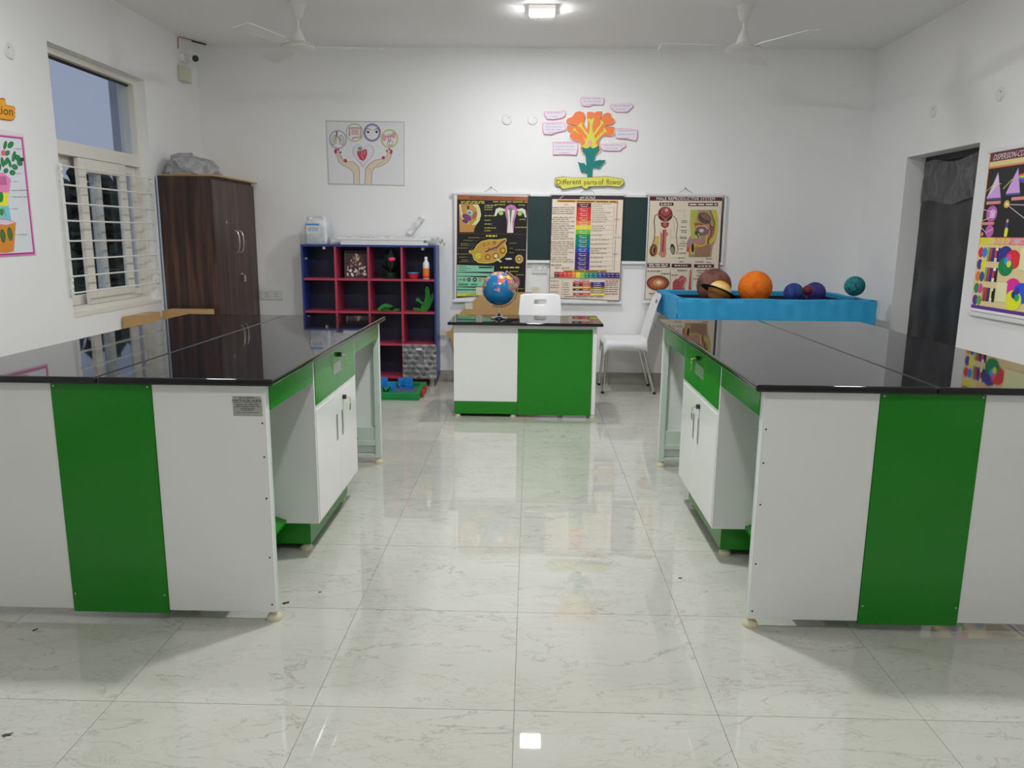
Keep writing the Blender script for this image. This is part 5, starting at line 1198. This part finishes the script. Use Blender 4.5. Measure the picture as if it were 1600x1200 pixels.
# ------------------------------------------------------------------ fans
def fan(x, y, a0, label):
    t = thing('ceiling_fan', label, 'fan', (x, y, ZC), group='white ceiling fans')
    MB().lathe([(0.060, 0), (0.062, -0.012), (0.055, -0.02), (0.034, -0.095), (0.014, -0.108)], (x, y, ZC), 24).build('canopy', M['fan'], t, smooth=True)
    MB().tube([(x, y, ZC-0.10), (x, y, ZC-0.20)], 0.011, 12).build('down_rod', M['fan'], t, smooth=True)
    MB().lathe([(0.014, -0.165), (0.026, -0.18), (0.046, -0.24), (0.056, -0.262)], (x, y, ZC), 24).build('lower_canopy', M['fan'], t, smooth=True)
    MB().lathe([(0.05, -0.264), (0.085, -0.270), (0.120, -0.288), (0.122, -0.300), (0.095, -0.318), (0.05, -0.325)], (x, y, ZC), 32).build('motor', M['fan'], t, smooth=True)
    MB().lathe([(0.1225, -0.290), (0.1245, -0.294), (0.1225, -0.298)], (x, y, ZC), 32).build('trim_ring', M['fan_trim'], t, smooth=True)
    for k in range(3):
        a = a0+k*2*PI/3; d = Vector((math.cos(a), math.sin(a), 0)); s_ = Vector((-d.y, d.x, 0)); c0 = Vector((x, y, ZC-0.292))
        vs = []
        for r_, w_ in ((0.10, 0.020), (0.17, 0.026), (0.20, 0.055), (0.58, 0.070), (0.60, 0.062)):
            for sg in (-1, 1):
                for dz in (0, 0.004): vs.append(c0+d*r_+s_*sg*w_+Vector((0, 0, dz+sg*w_*0.16)))
        fs = []
        for i in range(4):
            o_ = i*4; n = o_+4
            fs += [(o_, n, n+2, o_+2), (o_+1, o_+3, n+3, n+1), (o_, o_+1, n+1, n), (o_+2, n+2, n+3, o_+3)]
        fs += [(0, 2, 3, 1), (16, 17, 19, 18)]
        MB().add(vs, fs).build('blade', M['fan'], t)
fan(-1.70, 5.86, 0.15, 'white ceiling fan on the window side')
fan(1.50, 5.87, PI+0.05, 'white ceiling fan on the door side')

# ------------------------------------------------------------------ security camera
sc_ = thing('security_camera', 'white security camera with black lens in the ceiling corner above the window', 'camera', (-2.99, 6.92, 2.84))
MB().lathe([(0.040, 0), (0.040, 0.02), (0.03, 0.03)], (-3.0, 6.86, 2.845), 20, ax='x').build('mount', M['white_plastic'], sc_, smooth=True)
MB().tube([(-2.975, 6.86, 2.845), (-2.94, 6.88, 2.845)], 0.012, 10).build('bracket', M['white_plastic'], sc_, smooth=True)
cd = Vector((0.38, -0.9, -0.18)).normalized(); c0 = Vector((-2.925, 6.965, 2.855))
MB().tube([c0, c0+cd*0.11], [0.036, 0.036], 18).build('camera_body', M['white_plastic'], sc_, smooth=True)
b = MB().tube([c0+cd*0.105, c0+cd*0.122], [0.026, 0.026], 18); b.build('lens', M['black_plastic'], sc_, smooth=True)
b = MB().box(-0.042, 0.042, -0.012, 0.13, 0.034, 0.040)
yy = cd; xx_ = Vector((0, 0, 1)).cross(yy).normalized(); zz_ = yy.cross(xx_)*(1 if yy.cross(xx_).z > 0 else -1)
if zz_.z < 0: zz_ = -zz_
b.v = [tuple(c0+xx_*p_[0]+yy*p_[1]+zz_*p_[2]) for p_ in b.v]; b.build('sun_shield', M['white_plastic'], sc_)
jb = MB().box(-2.9995, -2.945, 6.765, 6.915, 2.640, 2.765).build('junction_box', M['cctv_box'], bev=0.006); tag(jb, 'cream plastic junction box on the wall below the security camera', 'junction box')
cbv = MB().tube([(-2.994, 6.80, 2.90), (-2.994, 6.80, 2.985), (-2.98, 6.81, 2.994), (-2.91, 6.95, 2.994)], 0.0035, 8).build('camera_cable', M['red_wire'], smooth=True); tag(cbv, 'thin red cable running up from the security camera to the ceiling', 'cable')
cbk = MB().tube([(-2.93, 6.93, 2.990), (-2.86, 7.05, 2.990)], 0.007, 8).build('cable_plug', M['black_plastic'], smooth=True); tag(cbk, 'black plug end lying along the ceiling above the security camera', 'plug')

# ------------------------------------------------------------------ left wall poster and tag
lp = thing('plant_poster', 'handmade plant diagram with magenta border on the wall left of the window', 'poster', (-3.0, 4.36, 1.24))
MB().box(-3.0, -2.997, 4.07, 4.632, 1.237, 1.938).build('paper', M['paper'], lp)
p = Print(0, 140, 4.286, k=1.25, X=-2.997, base=0.0003)
mg = (176, 40, 130)
p.poly([(-160, 282), (155, 318), (238, 1108), (-160, 1130)], (206, 120, 170)); p.poly([(-158, 290), (148, 324), (230, 1098), (-158, 1120)], mg); p.poly([(-150, 300), (142, 332), (222, 1088), (-150, 1108)], (206, 210, 214))
g1 = (34, 128, 70)
for x, y, rx, ry, a in ((34, 372, 12, 30, 0.2), (70, 370, 18, 26, 0.6), (48, 425, 16, 20, 0.8), (92, 448, 13, 36, 0.2), (118, 458, 18, 24, -0.5), (132, 492, 18, 22, -0.6), (16, 486, 12, 34, -0.2), (42, 480, 14, 28, 0.4), (64, 494, 10, 28, -0.2), (98, 518, 22, 18, 0.6), (38, 543, 16, 18, 0.5), (82, 556, 20, 18, 0.4), (-6, 524, 12, 30, 0.2), (-40, 440, 20, 30, 0.4), (-60, 520, 20, 24, -0.3), (-20, 400, 16, 26, -0.3)):
    p.ell(x, y, rx, ry, (20, 70, 44), rot=a, n=14); p.ell(x, y, rx*0.8, ry*0.85, g1, rot=a, n=14)
p.ell(20, 424, 15, 19, (226, 90, 104)); p.ell(146, 468, 14, 14, (40, 70, 60))
p.poly([(-90, 560), (20, 556), (72, 600), (58, 690), (-90, 690)], (222, 128, 180)); p.poly([(-90, 690), (58, 690), (50, 720), (50, 780), (-90, 780)], (222, 214, 40)); p.poly([(-90, 780), (56, 780), (74, 876), (-90, 876)], (110, 190, 208))
for k in range(5): p.line([(-10+k*10, 580), (4+k*9, 640)], 4, (110, 50, 50))
p.ell(4, 720, 16, 36, (40, 120, 50)); p.ell(8, 820, 14, 24, (60, 130, 60)); p.line([(20, 790), (34, 850)], 4, (150, 110, 40))
p.poly([(-90, 880), (-20, 862), (40, 866), (104, 890), (90, 1080), (40, 1092), (-90, 1092)], (206, 130, 50)); p.poly([(-90, 900), (-20, 868), (40, 872), (98, 892), (40, 906), (-20, 900)], (206, 190, 214))
for x, y in ((16, 980), (64, 966), (-40, 985)): p.ell(x, y, 17, 46, (40, 84, 40), rot=-0.15); p.ell(x, y, 12, 38, (60, 120, 50), rot=-0.15)
for y, a, c in ((394, 110, 140), (560, 108, 136), (614, 90, 116), (672, 80, 180), (716, 80, 184), (796, 80, 118), (968, 120, 176)): p.greek(a, c, y, 4, (120, 120, 126)); p.line([(a-24, y+2), (a-4, y+2)], 1.4, (150, 150, 156))
p.build('drawn_artwork', lp)
tg = thing('orange_title_tag', 'orange cut-out tag with dark hand lettering on the wall above the plant poster', 'sign', (-3.0, 4.42, 2.0))
P_ = [at(x/4.286, 140+y/4.286, X=-2.996) for x, y in blob([(-120, 70), (-30, 60), (30, 60), (36, 104), (98, 118), (98, 190), (80, 208), (-120, 180)], 5, 4)]
b = MB().prism([(q.y, q.z) for q in P_], 0.002, (-2.998, 0, 0), (0, 1, 0), (0, 0, 1)); b.build('tag_card', plain('dark_orange_edge', C(150, 80, 30, 1.3), 0.6), tg)
P2 = [Vector((0, 4.42+(q.y-4.42)*0.97-0.002, 2.04+(q.z-2.04)*0.90)) for q in P_]
b = MB().prism([(q.y, q.z) for q in P2], 0.002, (-2.9955, 0, 0), (0, 1, 0), (0, 0, 1)); b.build('tag_face', plain('orange_card', C(226, 150, 34, 1.3), 0.6), tg)
p = Print(0, 140, 4.286, k=1.2, X=-2.9932, base=0.0002)
p.text('ation', -45, 158, 132, 60, (70, 40, 24), sl=0.14); p.build('printed_words', tg)

# ------------------------------------------------------------------ right wall chart (view 1500,220 scale 4.286)
XR = 2.982
rc = thing('colour_chart', 'large hanging chart about dispersion and COLOUR OF OBJECTS on the right wall', 'chart', (3.0, 4.9, 0.9))
MB().box(XR, XR+0.0015, 4.255, 5.245, 0.895, 1.945).build('sheet', M['sheet'], rc)
for z in (0.893, 1.945): MB().box(XR-0.008, XR+0.010, 4.240, 5.262, z-0.012, z+0.012).build('rail', M['rail'], rc, bev=0.004)
p = Print(1500, 220, 4.286, k=1.5, X=XR, base=0.0006)
rz_ = lambda x: -(x-230)*0.18
def Q(y, z): # chart position: y metres from the far edge, z metres from the top -> view
    return (y, z)
class RP(Print):
    def w(s, x, y): return Vector((XR, 5.235-x*1.35, 1.932-y))+s.n*s.d
p = RP(0, 0, 1, k=1.5, X=XR, base=0.0006, step=0.00005)
wd_ = 0.72
p.rect(0, 0, wd_, 1.02, (196, 120, 60)); p.rect(0.006, 0, wd_-0.006, 0.055, (100, 30, 52)); p.text('DISPERSION-COLOURS', 0.030, 0.047, 0.33, 0.036, (226, 206, 214), sh=0.25)
p.rect(0.006, 0.055, wd_-0.006, 0.085, (222, 190, 130)); p.greek(0.09, 0.65, 0.064, 0.010, (120, 70, 50)); p.rect(0.006, 0.085, wd_-0.006, 0.097, (210, 120, 90))
p.rect(0.006, 0.097, wd_-0.006, 0.535, (30, 28, 32))
p.poly([(0.015, 0.285), (0.085, 0.125), (0.13, 0.285)], (190, 150, 214)); p.poly([(0.015, 0.285), (0.13, 0.285), (0.135, 0.297), (0.02, 0.297)], (70, 80, 150)); p.poly([(0.03, 0.27), (0.085, 0.14), (0.10, 0.20)], (222, 190, 232))
p.poly([(0.165, 0.265), (0.235, 0.115), (0.27, 0.265)], (190, 150, 214)); p.poly([(0.165, 0.265), (0.27, 0.265), (0.275, 0.277), (0.17, 0.277)], (70, 80, 150)); p.line([(0.0, 0.245), (0.06, 0.20), (0.12, 0.20)], 0.004, (220, 200, 90)); p.line([(0.14, 0.235), (0.2, 0.18)], 0.006, (170, 190, 60))
for k, c in enumerate(((206, 40, 40), (230, 120, 30), (236, 214, 50), (50, 160, 70), (40, 110, 200), (50, 50, 150), (120, 60, 150))): p.poly([(0.25, 0.155+k*0.006), (0.42, 0.13+k*0.018), (0.42, 0.148+k*0.018), (0.25, 0.161+k*0.006)], c)
p.rect(0.02, 0.305, 0.135, 0.325, (206, 130, 120)); p.rect(0.215, 0.290, 0.40, 0.31, (206, 130, 120)); p.greek(0.03, 0.12, 0.311, 0.008, (90, 40, 40))
p.ell(0.075, 0.385, 0.044, 0.052, (176, 90, 160)); p.ell(0.082, 0.385, 0.024, 0.03, (214, 160, 206)); p.line([(0.0, 0.355), (0.07, 0.37), (0.1, 0.41)], 0.004, (226, 222, 226)); p.line([(0.0, 0.43), (0.06, 0.41), (0.11, 0.37)], 0.004, (226, 222, 226))
p.rect(0.005, 0.437, 0.105, 0.455, (206, 130, 120)); p.ell(0.075, 0.495, 0.034, 0.040, (176, 90, 160)); p.ell(0.018, 0.515, 0.010, 0.012, (214, 130, 110)); p.line([(0.0, 0.47), (0.05, 0.505), (0.1, 0.48)], 0.004, (226, 222, 226))
for k in range(9): p.greek(0.118, 0.165+0.01*(k % 3), 0.36+k*0.018, 0.007, (206, 204, 206))
p.ell(0.185, 0.33, 0.022, 0.024, (214, 160, 50)); p.ell(0.185, 0.33, 0.010, 0.011, (244, 232, 160)); p.line([(0.19, 0.332), (0.36, 0.345)], 0.004, (220, 216, 214)); p.line([(0.19, 0.335), (0.36, 0.44)], 0.004, (220, 216, 214))
p.poly([(0.195, 0.53), (0.195, 0.49), (0.20, 0.47), (0.215, 0.47), (0.222, 0.49), (0.218, 0.53)], (206, 206, 70)); p.rect(0.198, 0.445, 0.218, 0.475, (50, 60, 140)); p.ell(0.208, 0.434, 0.009, 0.012, (200, 150, 110))
for x, y in ((0.25, 0.41), (0.27, 0.45), (0.23, 0.522), (0.3, 0.39)): p.greek(x, x+0.06, y, 0.008, (206, 204, 206))
p.ell(0.45, 0.42, 0.09, 0.08, (60, 90, 150)); p.ell(0.58, 0.3, 0.08, 0.10, (140, 80, 150)); p.poly([(0.50, 0.5), (0.6, 0.4), (0.68, 0.5)], (190, 150, 214))
# lower half
for k, c in enumerate(((226, 190, 60), (230, 150, 60), (200, 110, 120), (110, 120, 190), (60, 120, 200), (60, 100, 180))): p.rect(0.006+k*(wd_-0.012)/6, 0.535, 0.006+(k+1)*(wd_-0.012)/6, 0.582, c)
p.text('COLOUR OF OBJECTS', 0.082, 0.573, 0.29, 0.030, (240, 240, 244), sh=0.25)
p.rect(0.006, 0.582, wd_-0.006, 0.978, (222, 186, 140))
pairs = [((196, 40, 44), (40, 120, 206)), ((70, 50, 140), (226, 214, 40)), ((226, 110, 50), (44, 80, 120)), ((30, 130, 80), (214, 60, 140)), ((76, 50, 130), (90, 150, 60))]
for k, (a, c) in enumerate(pairs):
    y = 0.632+k*0.078; p.ell(0.030, y, 0.022, 0.034, a, n=18); p.ell(0.062, y, 0.020, 0.033, c, n=18)
for k in range(3):
    y = 0.600+k*0.128; p.rect(0.085, y, 0.185, y+0.088, (30, 30, 34))
    bars = [(120, 160, 80), (190, 50, 60), (50, 50, 140), (190, 60, 70), (30, 30, 34)] if k < 2 else [(150, 100, 60), (190, 60, 60), (60, 50, 130), (226, 214, 50), (30, 30, 34)]
    for j, c in enumerate(bars): p.poly([(0.087+j*0.0195, y+0.002), (0.104+j*0.0195, y+0.002), (0.100+j*0.0195, y+0.086), (0.087+j*0.0195, y+0.086)], c)
    p.rect(0.145, y+0.064, 0.165, y+0.088, (236, 234, 230)); p.rect(0.15, y, 0.17, y+0.018, (236, 234, 230)); p.greek(0.082, 0.19, y+0.098, 0.008, (90, 50, 40)); p.greek(0.09, 0.18, y+0.112, 0.007, (90, 50, 40))
def venn(cx, cy, r, cols):
    for dx, dy, c in ((-0.5, -0.6, cols[0]), (0.6, -0.2, cols[1]), (-0.25, 0.6, cols[2])): p.ell(cx+dx*r, cy+dy*r, r, r*1.05, c, n=26)
    p.ell(cx-0.12*r, cy+0.0*r, r*0.42, r*0.45, cols[3]); p.ell(cx+0.16*r, cy+0.28*r, r*0.30, r*0.4, cols[4]); p.ell(cx+0.12*r, cy-0.38*r, r*0.28, r*0.38, cols[5])
venn(0.255, 0.68, 0.056, ((50, 44, 130), (200, 44, 50), (20, 120, 70), (40, 140, 210), (230, 214, 60), (206, 70, 160)))
venn(0.345, 0.88, 0.060, ((206, 40, 140), (40, 80, 190), (232, 216, 40), (50, 44, 120), (40, 150, 80), (60, 50, 140)))
p.greek(0.19, 0.285, 0.79, 0.012, (110, 40, 90)); p.rect(0.195, 0.815, 0.275, 0.935, (236, 214, 160))
for k in range(5): p.greek(0.205, 0.265, 0.832+k*0.02, 0.007, (90, 80, 66))
p.rect(0.34, 0.60, 0.52, 0.73, (236, 214, 160)); p.rect(0.46, 0.80, 0.68, 0.95, (150, 110, 90)); p.ell(0.6, 0.68, 0.06, 0.07, (60, 120, 170))
p.rect(0.006, 0.978, wd_-0.006, 1.0, (90, 50, 130)); p.greek(0.02, 0.66, 0.984, 0.008, (214, 200, 226)); p.rect(0.006, 1.0, wd_-0.006, 1.018, (226, 214, 206)); p.greek(0.3, 0.6, 1.022, 0.007, (120, 110, 110))
p.build('printed_artwork', rc)

# ------------------------------------------------------------------ blue tray with model planets
tbx0, tbx1, tby0, tby1, tbz0, tbz1 = 1.178, 2.745, 6.115, 7.115, 0.706, 0.900
TFL = 0.820
st = thing('support_table', 'plain wooden table under the blue paper tray by the back wall', 'table', (1.95, 6.6, 0))
MB().box(1.36, 2.62, 6.22, 7.05, 0.678, 0.7055).build('table_top', M['wood_tan'], st)
for xx in (1.40, 2.54):
    for yy in (6.26, 6.97): MB().box(xx, xx+0.04, yy, yy+0.04, 0, 0.678).build('leg', M['wood_tan'], st)
ty = thing('planet_tray', 'shallow display tray wrapped in bright blue paper, holding model planets', 'tray', (1.96, 6.6, tbz0))
MB().box(tbx0+0.004, tbx1-0.004, tby0+0.004, tby1-0.004, tbz0, TFL).build('dark_inner_board', M['dark_inner'], ty)
def wallp(p0, p1, nrm, nm='paper_side'):
    """crinkled paper side: outer skin, rim and inner skin"""
    P0, P1, nr = Vector(p0), Vector(p1), Vector(nrm)
    pr = [(-0.001, tbz0-0.004), (0.002, tbz0+0.05), (0.0, tbz1-0.006), (-0.006, tbz1), (-0.050, tbz1), (-0.056, tbz1-0.006), (-0.056, 0.862)]
    def f(u, v):
        k = v*(len(pr)-1); i = min(int(k), len(pr)-2); fr = k-i
        d = pr[i][0]*(1-fr)+pr[i+1][0]*fr; z_ = pr[i][1]*(1-fr)+pr[i+1][1]*fr
        w_ = 0.0035*math.sin(u*37+z_*60)*math.sin(u*11+2)+0.002*math.sin(u*83)
        c = P0+(P1-P0)*u+nr*(d+w_*(1 if v < 0.5 else 0.4)); return (c.x, c.y, z_+0.0025*math.sin(u*17+1)*(1 if v < 0.7 else 0))
    MB().grid(f, 70, 24).build(nm, M['blue_paper'], ty, smooth=True)
wallp((tbx0, tby0, 0), (tbx1, tby0, 0), (0, -1, 0)); wallp((tbx0, tby1, 0), (tbx1, tby1, 0), (0, 1, 0))
wallp((tbx0, tby0, 0), (tbx0, tby1, 0), (-1, 0, 0)); wallp((tbx1, tby0, 0), (tbx1, tby1, 0), (1, 0, 0))
b = MB(); b.box(tbx0+0.05, tbx1-0.05, tby1-0.058, tby1-0.05, TFL, 0.862); b.box(tbx0+0.05, tbx1-0.05, tby0+0.05, tby0+0.058, TFL, 0.862); b.box(tbx0+0.05, tbx0+0.058, tby0+0.058, tby1-0.058, TFL, 0.862); b.box(tbx1-0.058, tbx1-0.05, tby0+0.058, tby1-0.058, TFL, 0.862)
b.build('dark_lining', M['dark_inner'], ty)
b = MB()
for k in range(9):
    x = random.Random(k).uniform(1.3, 2.6); y = random.Random(k+40).uniform(6.7, 7.0); b.lathe([(0.007, TFL+0.0005), (0.007, TFL+0.002)], (x, y, 0), 8)
sd = b.build('star_dots', M['paper'], ty); sd['kind'] = 'stuff'
def planet(name, u, v, Y, r, mat, label, ring=False, rest=0.8205):
    c = at(u, v, Y=Y)
    if not ring and c.z-r < rest+0.012: c.z = rest+r
    t = thing(name, label, 'model planet', tuple(c), group='model planets in the blue tray')
    MB().sphere((0, 0, 0), r, 32, 20).build('ball', mat, t, smooth=True, local=True)
    if c.z-r > rest+0.004: MB().tube([(0, 0, -r*0.9), (0, 0, rest-c.z)], 0.003, 8).build('wire_stand', M['steel'], t, local=True)
    return t, c
planet('model_planet', 1115, 452, 6.72, 0.148, mat_yarn('brown_planet', [C(84, 52, 44, 1.2), C(122, 80, 70, 1.2), C(100, 60, 50, 1.2)], 9), 'large brown yarn ball behind the ringed yellow planet')
sa, c = planet('model_planet', 1124, 456.5, 6.42, 0.096, mat_yarn('saturn', [C(90, 60, 44, 1.2), C(150, 100, 50, 1.2), C(104, 70, 50, 1.2), C(226, 160, 30, 1.2), C(226, 204, 150, 1.2), C(232, 168, 30, 1.2), C(150, 110, 90, 1.2)], band=True), 'yellow and brown banded planet with a black ring', ring=True)
rg = MB().lathe([(0.099, -0.001), (0.162, -0.001), (0.162, 0.001), (0.099, 0.001), (0.099, -0.001)], (0, 0, 0), 48); rg.f = rg.f[:-2]
ro = rg.build('ring', plain('black_ring', (0.02, 0.018, 0.02), 0.6), sa, smooth=True, local=True); ro.rotation_euler = (math.radians(-10), math.radians(24), 0)
sa.children[0].rotation_euler = (math.radians(-10), math.radians(24), 0)
planet('model_planet', 1180, 449, 6.60, 0.142, mat_yarn('orange_sun', [C(222, 92, 10, 1.2), C(240, 122, 16, 1.2), C(232, 106, 12, 1.2)], 14), 'large bright orange yarn ball in the blue tray')
planet('model_planet', 1240, 457.5, 6.55, 0.082, mat_yarn('earth', [C(26, 36, 110, 1.2), C(38, 58, 140, 1.2), C(24, 90, 60, 1.2)], 14), 'blue and green yarn ball in the blue tray')
planet('model_planet', 1261.5, 453.5, 6.60, 0.042, mat_yarn('mars', [C(104, 34, 42, 1.2), C(126, 44, 52, 1.2)], 20), 'small dark red ball raised on a wire')
planet('model_planet', 1272, 470, 6.78, 0.092, mat_yarn('violet_planet', [C(46, 42, 108, 1.2), C(62, 58, 130, 1.2)], 14), 'violet blue ball low in the tray beside the small red one')
planet('model_planet', 1335.5, 447, 6.36, 0.081, mat_yarn('teal_planet', [C(10, 70, 86, 1.2), C(36, 134, 136, 1.2), C(14, 92, 104, 1.2)], 26), 'teal yarn ball raised at the right end of the tray')

# ------------------------------------------------------------------ scraps on the floor
def scrap(u, v, s_, col, label, a):
    c = at(u, v, Z=0.0); t = MB()
    pts = [(-1, 0.1), (-0.5, 0.5), (0.2, 0.35), (1, 0.6), (0.6, 0.0), (0.8, -0.4), (0.1, -0.3), (-0.6, -0.5)]
    ca, sa_ = math.cos(a), math.sin(a)
    t.prism([(s_*(x*ca-y*sa_), s_*(x*sa_+y*ca)) for x, y in pts], 0.002, (c.x, c.y, 0.0003), (1, 0, 0), (0, 1, 0))
    o = t.build('dry_leaf_scrap', plain('scrap', C(*col), 0.8, var=0.3, scale=80)); tag(o, label, 'scrap', 'scraps on the floor')
scrap(447, 942.5, 0.014, (74, 44, 30), 'dark brown dry scrap on the floor by the near corner of the bench', 0.5)
scrap(500, 925.5, 0.006, (110, 80, 50), 'tiny brown scrap on the floor nearest the floor stains', 0.1)
scrap(1063, 903.5, 0.009, (96, 92, 84), 'small grey scrap on the floor beside the right bench', 0.2)
scrap(55, 984.5, 0.010, (80, 76, 70), 'small grey scrap on the floor under the left bench end', 1.0)
scrap(11, 1149, 0.013, (84, 76, 66), 'grey brown scrap on the floor at the left edge', 0.3)
